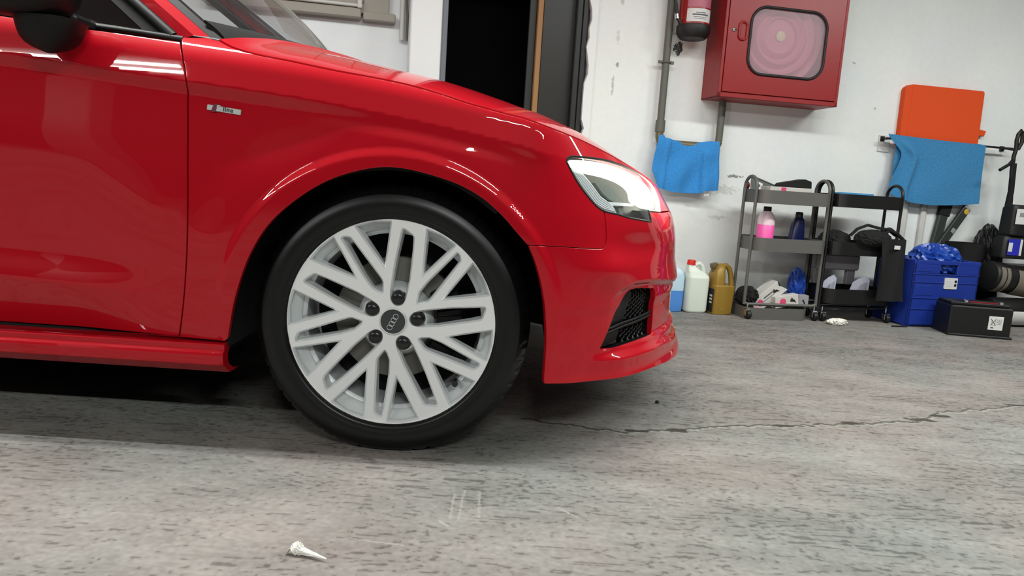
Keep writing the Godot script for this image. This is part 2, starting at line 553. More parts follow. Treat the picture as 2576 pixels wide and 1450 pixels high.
func make_room() -> void:
	var g := G.new()
	# floor: the near part carries the concrete texture once, the rest repeats it in whole pieces
	var x0 := -3.0; var x1 := 4.2; var z0 := -4.6; var z1 := 0.2
	for i in range(-1, 2):
		for j in range(-1, 2):
			var ax := x0 + i * 7.2; var az := z0 + j * 4.8
			var u := Vector3.UP
			g.tri(Vector3(ax, 0, az), Vector3(ax + 7.2, 0, az), Vector3(ax + 7.2, 0, az + 4.8), u, u, u, Vector2(0, 0), Vector2(1, 0), Vector2(1, 1))
			g.tri(Vector3(ax, 0, az), Vector3(ax + 7.2, 0, az + 4.8), Vector3(ax, 0, az + 4.8), u, u, u, Vector2(0, 0), Vector2(1, 1), Vector2(0, 1))
	g.quad(Vector3(-10.2, -0.2, -9.4), Vector3(11.4, -0.2, -9.4), Vector3(11.4, -0.2, 5.0), Vector3(-10.2, -0.2, 5.0), Vector3.DOWN)
	struct(g, "floor", make_floor_material())
	var dirt := Color(0.42, 0.40, 0.36)
	var wm := stained_wall("white_wall", Color(0.87, 0.88, 0.875), [
		[0.188, 0.752, 22, 6, 0.24, dirt], [0.207, 0.722, 10, 1.6, 0.7, Color(0.25, 0.24, 0.22)], [0.19, 0.81, 12, 2.5, 0.25, dirt], [0.114, 0.478, 5.5, 7, 0.9, Color(0.05, 0.05, 0.05)],
		[0.0365, 0.40, 2.5, 5, 0.55, Color(0.6, 0.58, 0.5)], [0.034, 0.47, 2, 8, 0.4, Color(0.62, 0.60, 0.52)], [0.032, 0.56, 1.6, 10, 0.5, Color(0.5, 0.49, 0.42)], [0.030, 0.35, 2.0, 6, 0.4, Color(0.6, 0.6, 0.52)], [0.036, 0.52, 1.4, 3, 0.7, Color(0.35, 0.34, 0.3)],
		[0.105, 0.45, 4, 1.5, 0.3, dirt], [0.36, 0.47, 2, 2, 0.5, dirt], [0.40, 0.56, 2, 1.5, 0.5, dirt], [0.50, 0.52, 4, 3, 0.35, dirt], [0.17, 0.74, 5, 3, 0.25, dirt]], 1024, 640, 21)
	g = G.new(); g.xf = wall_frame()
	slab(g, -0.685, 0, 3.6, 2.68, -0.2, 0)
	struct(g, "wall_back", wm)
	var wl := stained_wall("left_wall_white", Color(0.91, 0.925, 0.935), [], 256, 256, 31)
	g = G.new(); g.xf = wall_frame()
	slab(g, -6.5, 0, -1.55, 2.68, -0.5, -0.3)
	struct(g, "wall_left", wl)
	g = G.new(); g.xf = wall_frame()
	slab(g, -1.45, 2.1, -0.685, 2.68, -0.2, 0)
	struct(g, "wall_lintel", wl)
	# plastered pier between the left wall and the doorway
	var pm := stained_wall("pier_plaster", Color(0.88, 0.89, 0.89), [], 256, 512, 41)
	g = G.new(); g.xf = wall_frame()
	g.box(Vector3(-1.54, 1.34, -0.15), Vector3(0.16, 2.68, 0.30), 0.006)
	struct(g, "trim_1", pm)
	mat("frame_grey", Color(0.40, 0.42, 0.45), 0.5)
	g = G.new(); g.xf = wall_frame()
	g.box(Vector3(-1.448, 1.05, -0.05), Vector3(0.026, 2.1, 0.12), 0.003)
	struct(g, "trim_2", M.frame_grey)
	mat("frame_dark", Color(0.075, 0.08, 0.08), 0.5)
	for k in [[-0.752, 0.03, 0.0], [-0.718, 0.03, -0.012]]:
		g = G.new(); g.xf = wall_frame()
		g.box(Vector3(k[0], 1.05, -0.06 + k[2]), Vector3(k[1], 2.1, 0.13), 0.004)
		struct(g, "trim_3" if k[2] == 0.0 else "trim_4", M.frame_dark)
	# rough broken plaster along the wall's edge at the door frame
	g = G.new(); g.xf = wall_frame()
	var rng := RandomNumberGenerator.new()
	rng.seed = 8
	var edge := PackedVector2Array()
	for k in 46:
		edge.append(Vector2(-0.698 + rng.randf_range(-0.009, 0.011), 2.1 - k * 0.0465))
	edge.append(Vector2(-0.66, 0.0)); edge.append(Vector2(-0.655, 2.1))
	edge.reverse()
	g.prism(edge, -0.03, 0.012)
	struct(g, "trim_5", wm)
	# unlit room behind the doorway, its darkness put into near-black wall colour
	mat("unlit_room", Color(0.035, 0.035, 0.04), 0.9)
	g = G.new(); g.xf = wall_frame()
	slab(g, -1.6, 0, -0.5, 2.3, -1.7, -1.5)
	struct(g, "wall_doorway_back", M.unlit_room)
	g = G.new(); g.xf = wall_frame()
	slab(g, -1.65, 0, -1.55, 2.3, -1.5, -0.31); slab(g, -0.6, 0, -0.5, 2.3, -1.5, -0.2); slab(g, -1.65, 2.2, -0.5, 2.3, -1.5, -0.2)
	struct(g, "wall_doorway_side", M.unlit_room)
	# ceiling and the walls out of the picture, which the paint mirrors
	mat("ceiling_white", Color(0.78, 0.78, 0.77), 0.9)
	g = G.new()
	g.box(Vector3(0.0, 2.75, -0.6), Vector3(16, 0.2, 15), 0.01)
	struct(g, "ceiling", M.ceiling_white)
	mat("far_wall", Color(0.17, 0.17, 0.18), 0.9)
	g = G.new()
	g.box(Vector3(0.0, 1.35, 5.0), Vector3(16, 2.7, 0.2), 0.01)
	struct(g, "wall_front", M.far_wall)
	g = G.new()
	g.box(Vector3(-6.4, 1.35, 0.6), Vector3(0.2, 2.7, 9), 0.01)
	struct(g, "wall_side", M.far_wall)
	g = G.new()
	g.box(Vector3(5.6, 1.35, 0.0), Vector3(0.2, 2.7, 10), 0.01)
	struct(g, "wall_right", M.far_wall)
	g = G.new()
	g.box(Vector3(-3.45, 1.3, 2.6), Vector3(0.35, 2.6, 0.35), 0.02)
	mat("pillar_grey", Color(0.42, 0.42, 0.42), 0.8)
	struct(g, "wall_pillar", M.pillar_grey)

# ---------------------------------------------------------------- car body: a surface over (u, y); u runs along the side and on round the front corner to the middle of the nose
const NOSE_Y := [0.10, 0.159, 0.180, 0.208, 0.288, 0.349, 0.362, 0.371, 0.385, 0.444, 0.504, 0.539, 0.573, 0.607, 0.652, 0.674, 0.717, 0.76, 0.95]
const NOSE_L := [0.535, 0.54, 0.536, 0.523, 0.529, 0.528, 0.533, 0.533, 0.530, 0.516, 0.511, 0.504, 0.492, 0.469, 0.439, 0.418, 0.364, 0.31, 0.2]
const CREASE_X := [-3.6, -2.2, -1.123, -0.954, -0.725, -0.558, -0.438, -0.352, -0.286, -0.184, -0.063, -0.01, 0.091, 0.6]
const CREASE_Y := [0.92, 0.90, 0.846, 0.83, 0.81, 0.797, 0.786, 0.775, 0.765, 0.751, 0.731, 0.721, 0.700, 0.66]
const SHUT := [-0.7481, 0.906, -0.6973, 0.9095, -0.6712, 0.9049, -0.6312, 0.8879, -0.5738, 0.8755, -0.5068, 0.8669, -0.4171, 0.8538, -0.3112, 0.8414, -0.2234, 0.8275, -0.1076, 0.7988, -0.0135, 0.7802, 0.0567, 0.7694, 0.1884, 0.7462, 0.2376, 0.7362, 0.3089, 0.7196, 0.3696, 0.7037, 0.4322, 0.6864, 0.5076, 0.6633]
const LAMP := [0.13, 0.691, 0.1362, 0.6998, 0.1492, 0.7035, 0.164, 0.7048, 0.2229, 0.7051, 0.2909, 0.7025, 0.3867, 0.6898, 0.4502, 0.6707, 0.4842, 0.6475, 0.4808, 0.6197, 0.4467, 0.5855, 0.3776, 0.5889, 0.3757, 0.5628, 0.2925, 0.5723, 0.2534, 0.5803, 0.2123, 0.5875, 0.1861, 0.605, 0.1491, 0.6498]
const DOOR_EDGE := [-0.7463, 0.8983, -0.7329, 0.8631, -0.7206, 0.8094, -0.7215, 0.7635, -0.7195, 0.7045, -0.7175, 0.6027, -0.7199, 0.4724, -0.7266, 0.3825, -0.7367, 0.3083, -0.749, 0.2433]
const ARCH := [0.0273, 0.5066, 0.021, 0.5114, -0.0345, 0.5687, -0.089, 0.6082, -0.16, 0.6363, -0.2647, 0.6544, -0.35, 0.6413, -0.4344, 0.6035, -0.52, 0.5333, -0.5727, 0.4554, -0.6102, 0.3537, -0.6325, 0.2492]
const SEAM := [0.2121, 0.5854, 0.2132, 0.5332, 0.211, 0.5132, 0.2045, 0.505, 0.1879, 0.5014, 0.1089, 0.5048, 0.0273, 0.5066]
const BUMPER_ARCH := [0.0273, 0.5066, 0.0451, 0.4688, 0.0605, 0.4207, 0.07, 0.3717, 0.0763, 0.3265, 0.0801, 0.2715, 0.0809, 0.1927]
const BUMPER_FOOT := [0.0809, 0.1927, 0.1278, 0.1902, 0.1751, 0.1899, 0.2739, 0.1911, 0.397, 0.1891, 0.5542, 0.1711]
const INLET := [0.3016, 0.3998, 0.3282, 0.4011, 0.4078, 0.3908, 0.4109, 0.3339, 0.4131, 0.2679, 0.3461, 0.2669, 0.2866, 0.2647, 0.2368, 0.2611, 0.2064, 0.26, 0.2232, 0.2994, 0.2493, 0.3572, 0.2708, 0.3836, 0.2904, 0.3961]
const NOSE_R := 0.5
const HALF := 0.895
var nose_table := PackedFloat32Array()
var crease_table := PackedFloat32Array()

func fill_tables() -> void:
	for i in 441:
		var s := 0.0
		for k in range(-3, 4):
			s += lookup(NOSE_Y, NOSE_L, 0.09 + i * 0.002 + k * 0.002)
		nose_table.append(s / 7.0)
	for i in 431:
		var s := 0.0
		for k in range(-7, 8):
			s += lookup(CREASE_X, CREASE_Y, -3.6 + i * 0.01 + k * 0.014)
		crease_table.append(s / 15.0)

func from_table(t: PackedFloat32Array, x: float) -> float:
	x = clampf(x, 0.0, t.size() - 1.001)
	var i := int(x)
	return lerpf(t[i], t[i + 1], x - i)

func inset(u: float, y: float) -> float:
	var t := y - from_table(crease_table, (u + 3.6) / 0.01)
	var i := 0.0
	if t > 0.0:
		i += (0.172 * t + 10.0 * pow(maxf(0.0, t - 0.042), 2.0)) * (1.0 - 0.85 * sstep(-0.05, 0.2, u))
	else:
		i += 0.0105 * sstep(0.0, 0.03, -t) * (1.0 - sstep(0.03, 0.2, -t)) * (1.0 - sstep(0.0, 0.12, u)) * (1.0 - 0.7 * sstep(-0.6, -0.25, u))
	i += 0.20 * pow(maxf(0.0, 0.60 - y), 2.0) * (1.0 - sstep(-0.1, 0.1, u))
	if u < -0.70:
		# the door's lower crease
		var wl := 1.0 - sstep(-1.02, -0.74, u)
		var e := y - (0.357 - (u + 1.137) * 0.044)
		if e < 0.0:
			i += wl * 0.30 * -e
		else:
			i += wl * 0.018 * sstep(0.0, 0.07, e) * (1.0 - sstep(0.10, 0.36, e))
	if u > -0.85 and u < 0.25:
		# swelling and lip round the wheel arch
		var d := Vector2(u - HUB.x, y - HUB.y).length() - 0.349
		var low := sstep(0.0, -0.05, t) if t < 0.0 else 0.0
		i -= 0.0050 * (1.0 - sstep(0.024, 0.046, d)) * (1.0 - sstep(0.02, 0.14, u))
		i -= 0.010 * (1.0 - sstep(0.02, 0.17, d)) * low * (1.0 - sstep(-0.05, 0.14, u))
	if u > 0.0:
		i -= 0.013 * exp(-pow((u - 0.235) / 0.065, 2.0) - pow((y - 0.452) / 0.045, 2.0))
		i += 0.010 * exp(-pow((u - 0.33) / 0.09, 2.0) - pow((y - 0.50) / 0.035, 2.0))
		# ledge over the air inlet
		var yl := lookup([0.2, 0.2541, 0.3061, 0.3883, 0.5418, 0.8], [0.37, 0.4035, 0.4165, 0.4135, 0.3894, 0.385], u)
		i += 0.014 * sstep(0.22, 0.30, u) * sstep(-0.004, 0.012, yl - y) * sstep(0.255, 0.275, y)
		# splitter lip
		i -= 0.016 * sstep(0.17, 0.28, u) * sstep(0.0, 0.022, 0.258 - 0.09 * sstep(0.42, 0.60, u) * 0.3 - y)
	return i

func body(u: float, y: float, deep := 0.0) -> Vector3:
	var i := inset(u, y) + deep
	if u <= 0.0:
		return Vector3(u, y, -1.575 - i)
	var l := from_table(nose_table, (y - 0.09) / 0.002)
	var ph := minf(u / NOSE_R, PI / 2)
	var n := Vector2(HALF * sin(ph), l * cos(ph)).normalized()
	return Vector3(l * sin(ph) - n.x * i, y, -1.575 - HALF * (1.0 - cos(ph)) - n.y * i)

func body_normal(u: float, y: float) -> Vector3:
	var e := 0.0012
	return (body(u + e, y) - body(u - e, y)).cross(body(u, y + e) - body(u, y - e)).normalized()

func flip(p: Vector3) -> Vector3:
	return Vector3(p.x, p.y, 2.0 * CENTRE_Z - p.z)

# fills a polygon (with holes) by cells and lays it on a surface; where(q) gives [point, normal]
func lay(g: G, poly: PackedVector2Array, holes: Array, cell: float, where: Callable) -> void:
	var lo := poly[0]
	var hi := poly[0]
	for p in poly:
		lo = lo.min(p); hi = hi.max(p)
	var edge := {}
	for ring in [poly] + holes:
		for i in ring.size():
			var a: Vector2 = ring[i]
			var b: Vector2 = ring[(i + 1) % ring.size()]
			var n := int(a.distance_to(b) / cell * 12.0) + 2
			for k in n + 1:
				var q := (a.lerp(b, float(k) / n) - lo) / cell
				edge[Vector2i(int(floor(q.x)), int(floor(q.y)))] = true
	var boxes := []
	for h in holes:
		var r := Rect2(h[0], Vector2.ZERO)
		for p in h:
			r = r.expand(p)
		boxes.append(r)
	var seen := {}
	var nx := int((hi.x - lo.x) / cell) + 1
	var ny := int((hi.y - lo.y) / cell) + 1
	for ix in nx:
		for iy in ny:
			var a := lo + Vector2(ix, iy) * cell
			var quad := PackedVector2Array([a, a + Vector2(cell, 0), a + Vector2(cell, cell), a + Vector2(0, cell)])
			if not edge.has(Vector2i(ix, iy)):
				var mid := a + Vector2(cell, cell) * 0.5
				if not Geometry2D.is_point_in_polygon(mid, poly):
					continue
				var out := false
				for k in holes.size():
					if boxes[k].has_point(mid) and Geometry2D.is_point_in_polygon(mid, holes[k]):
						out = true
						break
				if out:
					continue
				var c := []
				for k in 4:
					var key := Vector2i(ix + [0, 1, 1, 0][k], iy + [0, 0, 1, 1][k])
					if not seen.has(key):
						seen[key] = where.call(quad[k])
					c.append(seen[key])
				g.squad(c[0][0], c[1][0], c[2][0], c[3][0], c[0][1], c[1][1], c[2][1], c[3][1])
				continue
			var rect_ := Rect2(a, Vector2(cell, cell))
			var bits := Geometry2D.intersect_polygons(quad, poly)
			for k in holes.size():
				if boxes[k].intersects(rect_):
					var next := []
					for b in bits:
						next.append_array(Geometry2D.clip_polygons(b, holes[k]))
					bits.assign(next)
			for b in bits:
				if Geometry2D.is_polygon_clockwise(b) and bits.size() > 1:
					continue
				var w := []
				for p in b:
					w.append(where.call(p))
				var idx := Geometry2D.triangulate_polygon(b)
				for t in range(0, idx.size(), 3):
					g.tri(w[idx[t]][0], w[idx[t + 1]][0], w[idx[t + 2]][0], w[idx[t]][1], w[idx[t + 1]][1], w[idx[t + 2]][1])

func evenly(p: PackedVector2Array, step: float) -> PackedVector2Array:
	var o := PackedVector2Array()
	for i in p.size():
		var a := p[i]
		var b := p[(i + 1) % p.size()]
		var n := maxi(1, int(ceil(a.distance_to(b) / step)))
		for k in n:
			o.append(a.lerp(b, float(k) / n))
	return o

# a body panel: outline drawn in by half the shut-line gap, rolled edge, flange behind
func panel(called: String, outline: PackedVector2Array, holes: Array, parent: Node, m: Material, mirror := false, gap := 0.0016, cell := 0.0055, flange := 0.014, label := "") -> MeshInstance3D:
	var g := G.new()
	if mirror: cell = 0.022
	var p := outline
	if Geometry2D.is_polygon_clockwise(p):
		p.reverse()
	var shrunk := Geometry2D.offset_polygon(p, -gap - 0.0014, Geometry2D.JOIN_ROUND)
	p = shrunk[0]
	for s in shrunk:
		if s.size() > p.size() : p = s
	var where := func(q: Vector2) -> Array:
		var pt := body(q.x, q.y)
		var n := body_normal(q.x, q.y)
		return [flip(pt), Vector3(n.x, n.y, -n.z)] if mirror else [pt, n]
	lay(g, p, holes, cell, where)
	var rings := [evenly(p, 0.01 if not mirror else 0.03)]
	for h in holes:
		var hh: PackedVector2Array = h.duplicate()
		if not Geometry2D.is_polygon_clockwise(hh):
			hh.reverse()
		rings.append(evenly(hh, 0.01))
	for r in rings:
		var A := []
		for i in r.size():
			var t: Vector2 = (r[(i + 1) % r.size()] - r[(i - 1 + r.size()) % r.size()]).normalized()
			var o2 := Vector2(t.y, -t.x)
			var q: Vector2 = r[i]
			var pt := body(q.x, q.y)
			var n := body_normal(q.x, q.y)
			var o3 := (body(q.x + o2.x * 0.002, q.y + o2.y * 0.002) - pt)
			o3 = (o3 - n * o3.dot(n)).normalized()
			var row := [pt, n, pt + o3 * 0.0012 - n * 0.0006, (n + o3).normalized(), pt + o3 * 0.0015 - n * 0.002, o3, pt + o3 * 0.0015 - n * flange, o3]
			if mirror:
				for k in 8:
					row[k] = flip(row[k]) if k % 2 == 0 else Vector3(row[k].x, row[k].y, -row[k].z)
			A.append(row)
		for i in A.size():
			var a: Array = A[i]
			var b: Array = A[(i + 1) % A.size()]
			for k in [0, 2, 4]:
				g.squad(a[k], b[k], b[k + 2], a[k + 2], a[k + 1], b[k + 1], b[k + 3], a[k + 3])
	var o := part(g, called, m, parent, CAR_AT)
	if label: o.set_meta("label", label)
	return o

func joined(lists: Array) -> PackedVector2Array:
	var o := PackedVector2Array()
	for l in lists:
		for p in l:
			if o.is_empty() or o[o.size() - 1].distance_to(p) > 0.0008:
				o.append(p)
	if o[0].distance_to(o[o.size() - 1]) < 0.0008:
		o.remove_at(o.size() - 1)
	return o

func back(p: PackedVector2Array) -> PackedVector2Array:
	var o := p.duplicate()
	o.reverse()
	return o

func make_car() -> void:
	fill_tables()
	var car := at_point("car", "red hatchback parked with its lit headlight towards the white wall", "car", CAR_AT)
	var shut := smooth(pts(SHUT.slice(4)), 5)
	var lamp := smooth(pts(LAMP.slice(0, 18)), 5)      # rear corner, top edge, tip
	var lamp_low := pts([0.4842, 0.6475, 0.4808, 0.6197, 0.4467, 0.5855])
	var lamp_foot := smooth(pts([0.3757, 0.5628, 0.2925, 0.5723, 0.2534, 0.5803, 0.2123, 0.5875, 0.1861, 0.605, 0.1491, 0.6498, 0.13, 0.691]), 5)
	var lamp_poly := joined([lamp, smooth(lamp_low, 5), pts([0.3776, 0.5889]), lamp_foot])
	var lamp_rear := pts([0.13, 0.691, 0.1491, 0.6498, 0.1861, 0.605, 0.2123, 0.5875])
	var seam := smooth(pts(SEAM), 4)
	var arch := smooth(pts(ARCH), 8)
	var edge := smooth(pts(DOOR_EDGE), 6)
	var fender := joined([pts(SHUT.slice(0, 4)), shut, back(lamp), smooth(lamp_rear, 4), seam, arch, pts([-0.6419, 0.2419, -0.7475, 0.2424]), back(edge)])
	var belt := pts([-0.7478, 0.8953, -0.8469, 0.9022, -0.949, 0.9088, -1.0515, 0.918, -1.1367, 0.925, -1.78, 0.965])
	var door := joined([edge, pts([-1.0, 0.2424, -1.78, 0.2424]), back(belt)])
	var rear_door := pts([-1.79, 0.2424, -1.79, 0.966, -3.3, 1.0, -3.35, 0.85, -3.3, 0.50, -3.22, 0.36, -3.2, 0.30, -3.19, 0.304])
	var rear_arch := PackedVector2Array()
	for k in 25:
		var a := TAU * 0.5 * k / 24.0
		rear_arch.append(Vector2(-2.87 - 0.35 * cos(a), 0.304 + 0.35 * sin(a)))
	rear_door = joined([pts([-1.79, 0.2424, -1.79, 0.966, -3.3, 1.0, -3.4, 0.85, -3.36, 0.40, -3.3, 0.304]), rear_arch, pts([-2.5, 0.2424])])
	var foot := smooth(pts(BUMPER_FOOT), 4)
	var mid_u := NOSE_R * PI / 2
	var bumper := joined([seam, smooth(pts(BUMPER_ARCH), 4), foot, pts([mid_u, 0.168, mid_u, 0.585, 0.462, 0.5845]), pts([0.3795, 0.5880, 0.3765, 0.5605]), smooth(pts([0.3757, 0.5628, 0.2925, 0.5723, 0.2534, 0.5803, 0.2123, 0.5875]), 5)])
	# seam's first point meets the lamp's foot: the outline closes there
	var inlet := rounded(pts(INLET), 0.01, 3)
	for mirror in [false, true]:
		panel("fender", fender, [], car, M.red_paint, mirror, 0.0010)
		panel("door", door, [], car, M.red_paint, mirror, 0.0022)
		panel("rear_panel", rear_door, [], car, M.red_paint, mirror, 0.002, 0.02)
		panel("front_bumper", bumper, [inlet], car, M.red_paint, mirror, 0.0004)
		panel("nose_panel", pts([0.4862, 0.6475, 0.4828, 0.6197, 0.4487, 0.5862, mid_u, 0.5862, mid_u, 0.655, 0.5076, 0.6615]), [], car, M.red_paint, mirror, 0.0004)
		headlight(car, lamp_poly, mirror)
		air_inlet(car, inlet, mirror)
		side_skirt(car, mirror)
	make_hood(car, shut)
	make_cabin(car)
	underside(car)
	badge(car)
	mirrors(car)
	grille(car)
	var w := make_wheel(car, HUB - CAR_AT)
	for p in [[Vector3(HUB.x, HUB.y, 2 * CENTRE_Z - HUB.z), PI], [Vector3(-2.87, HUB.y, HUB.z), 0.0], [Vector3(-2.87, HUB.y, 2 * CENTRE_Z - HUB.z), PI]]:
		var c: Node3D = w.duplicate()
		c.name = "wheel"
		car.add_child(c, true)
		c.position = p[0] - CAR_AT
		c.rotation.y = p[1]

func on_body(deep: float, mirror: bool) -> Callable:
	return func(q: Vector2) -> Array:
		var pt := body(q.x, q.y, deep)
		var n := body_normal(q.x, q.y)
		return [flip(pt), Vector3(n.x, n.y, -n.z)] if mirror else [pt, n]

# a plate lying on the body surface at a depth, with walls of a height behind it
func plate(called: String, outline: PackedVector2Array, deep: float, wall: float, m: Material, parent: Node, mirror: bool, cell := 0.012) -> MeshInstance3D:
	var g := G.new()
	var p := outline
	if Geometry2D.is_polygon_clockwise(p):
		p.reverse()
	lay(g, p, [], cell, on_body(deep, mirror))
	if wall > 0.0:
		var r := evenly(p, 0.012)
		for i in r.size():
			var j := (i + 1) % r.size()
			var c := [body(r[i].x, r[i].y, deep), body(r[j].x, r[j].y, deep), body(r[j].x, r[j].y, deep + wall), body(r[i].x, r[i].y, deep + wall)]
			var e := r[j] - r[i]
			var n := Vector3(e.y, -e.x, 0)
			if mirror:
				for k in 4: c[k] = flip(c[k])
			g.quad(c[0], c[1], c[2], c[3], n)
	return part(g, called, m, parent, CAR_AT)

func headlight(car: Node3D, outline: PackedVector2Array, mirror: bool) -> void:
	var o := Node3D.new()
	o.name = "headlight"
	car.add_child(o, true)
	var inner := Geometry2D.offset_polygon(outline, 0.001 if Geometry2D.is_polygon_clockwise(outline) else 0.001, Geometry2D.JOIN_ROUND)[0]
	# dark tub
	var g := G.new()
	lay(g, inner, [], 0.012, on_body(0.045, mirror))
	var r := evenly(inner, 0.012)
	for i in r.size():
		var j := (i + 1) % r.size()
		var c := [body(r[i].x, r[i].y, 0.002), body(r[j].x, r[j].y, 0.002), body(r[j].x, r[j].y, 0.045), body(r[i].x, r[i].y, 0.045)]
		if mirror:
			for k in 4: c[k] = flip(c[k])
		var e := r[j] - r[i]
		g.quad(c[0], c[1], c[2], c[3], Vector3(-e.y, e.x, 0))
	part(g, "housing", M.lamp_dark, o, CAR_AT)
	# gasket round the lens
	g = G.new()
	var path := []
	for q in evenly(outline, 0.01):
		var pt := body(q.x, q.y, 0.0015)
		path.append(flip(pt) if mirror else pt)
	g.tube(path, 0.0028, 6, true)
	part(g, "gasket", M.gap_black, o, CAR_AT)
	plate("daytime_strip_bloom", smooth(pts([0.150, 0.690, 0.165, 0.697, 0.222, 0.6985, 0.29, 0.6955, 0.384, 0.683, 0.444, 0.665, 0.475, 0.645, 0.472, 0.62, 0.443, 0.592, 0.385, 0.594, 0.372, 0.598, 0.340, 0.610, 0.345, 0.628, 0.334, 0.642, 0.30, 0.655, 0.25, 0.664, 0.207, 0.668, 0.190, 0.671, 0.152, 0.682]), 2), 0.014, 0.01, M.headlight_glow, o, mirror)  # glowing strip, its shape widened to include the bloom around it
	plate("indicator_lens", pts([0.150, 0.680, 0.190, 0.669, 0.213, 0.643, 0.231, 0.620, 0.252, 0.608, 0.262, 0.601, 0.272, 0.582, 0.231, 0.588, 0.206, 0.602, 0.172, 0.642]), 0.020, 0.015, M.lamp_silver, o, mirror)
	for k in 5:
		var f := 0.12 + k * 0.19
		g = G.new()
		var pa := []
		var A := [Vector2(0.155, 0.672), Vector2(0.172, 0.642), Vector2(0.206, 0.602), Vector2(0.231, 0.590), Vector2(0.268, 0.585)]
		var B := [Vector2(0.188, 0.667), Vector2(0.213, 0.643), Vector2(0.231, 0.620), Vector2(0.252, 0.608), Vector2(0.262, 0.600)]
		for i in 5:
			var q: Vector2 = A[i].lerp(B[i], f)
			var pt := body(q.x, q.y, 0.019)
			pa.append(flip(pt) if mirror else pt)
		g.tube(pa, 0.0016, 6)
		part(g, "lens_rib", M.lamp_silver, o, CAR_AT)
	plate("projector_panel", rounded(pts([0.226, 0.651, 0.268, 0.650, 0.318, 0.612, 0.268, 0.611, 0.245, 0.627]), 0.004, 3), 0.024, 0.015, M.lamp_grey, o, mirror)
	plate("reflector_shelf", pts([0.25, 0.608, 0.345, 0.606, 0.345, 0.599, 0.262, 0.600]), 0.018, 0.02, M.lamp_silver, o, mirror)
	plate("reflector_fin", pts([0.292, 0.596, 0.312, 0.598, 0.300, 0.577, 0.287, 0.577]), 0.026, 0.015, M.lamp_grey, o, mirror)
	plate("lens", inner, 0.001, 0.0, M.lens, o, mirror)
	var l := OmniLight3D.new()
	l.name = "headlight_light"
	l.light_energy = 0.10
	l.light_color = Color(1.0, 1.0, 0.93)
	l.omni_range = 12.0
	l.omni_attenuation = 2.0
	l.light_size = 0.02
	l.shadow_enabled = true
	var lp := body(0.47, 0.64, -0.03)
	l.position = (flip(lp) if mirror else lp) - CAR_AT
	o.add_child(l)

func air_inlet(car: Node3D, outline: PackedVector2Array, mirror: bool) -> void:
	var o := Node3D.new()
	o.name = "air_inlet"
	car.add_child(o, true)
	var wide := Geometry2D.offset_polygon(outline, 0.003 if not Geometry2D.is_polygon_clockwise(outline) else 0.003)[0]
	plate("backing", wide, 0.05, 0.0, M.gap_black, o, mirror)
	var g := G.new()
	var r := evenly(wide, 0.012)
	for i in r.size():
		var j := (i + 1) % r.size()
		var c := [body(r[i].x, r[i].y, 0.004), body(r[j].x, r[j].y, 0.004), body(r[j].x, r[j].y, 0.05), body(r[i].x, r[i].y, 0.05)]
		if mirror:
			for k in 4: c[k] = flip(c[k])
		g.quad(c[0], c[1], c[2], c[3], Vector3(0, 0, 1))
	part(g, "surround", M.black_trim, o, CAR_AT)
	plate("blanking_panel", rounded(pts([0.303, 0.394, 0.322, 0.393, 0.302, 0.318, 0.238, 0.312, 0.254, 0.353, 0.278, 0.383]), 0.004, 3), 0.014, 0.02, M.black_trim, o, mirror)
	plate("blanking_panel", rounded(pts([0.218, 0.292, 0.296, 0.296, 0.285, 0.268, 0.211, 0.264]), 0.004, 3), 0.018, 0.02, M.black_trim, o, mirror)
	# two blades across
	for k in [[0.300, 0.304], [0.309, 0.312]]:
		g = G.new()
		var pa := []
		for i in 9:
			var u := 0.228 + i * 0.0225
			var pt := body(u, k[0] + i * 0.0022, 0.008)
			pa.append(flip(pt) if mirror else pt)
		g.tube(pa, 0.0035, 6)
		part(g, "blade", M.black_trim, o, CAR_AT)
	# honeycomb mesh
	g = G.new()
	var s := 0.0072
	for i in 16:
		for j in 14:
			var c := Vector2(0.285 + i * s * 1.5, 0.270 + j * s * 1.732 + (s * 0.866 if i % 2 else 0.0))
			if c.y > 0.297 and c.y < 0.322: continue
			var limit := 0.298 + (c.y - 0.27) * 0.25
			if c.x < limit or c.x > 0.408: continue
			if not Geometry2D.is_point_in_polygon(c, outline): continue
			for k in 6:
				var a0 := TAU * k / 6.0
				var a1 := TAU * (k + 1) / 6.0
				var q0 := c + Vector2(cos(a0), sin(a0)) * s
				var q1 := c + Vector2(cos(a1), sin(a1)) * s
				var i0 := c + Vector2(cos(a0), sin(a0)) * s * 0.72
				var i1 := c + Vector2(cos(a1), sin(a1)) * s * 0.72
				var w := [body(q0.x, q0.y, 0.022), body(q1.x, q1.y, 0.022), body(i1.x, i1.y, 0.024), body(i0.x, i0.y, 0.024), body(i1.x, i1.y, 0.04), body(i0.x, i0.y, 0.04)]
				if mirror:
					for t in 6: w[t] = flip(w[t])
				g.quad(w[0], w[1], w[2], w[3], Vector3(0.3, 0, -1 if mirror else 1))
				g.quad(w[3], w[2], w[4], w[5], Vector3(-cos(a0), -sin(a0), 0))
	part(g, "honeycomb_mesh", M.black_trim, o, CAR_AT)

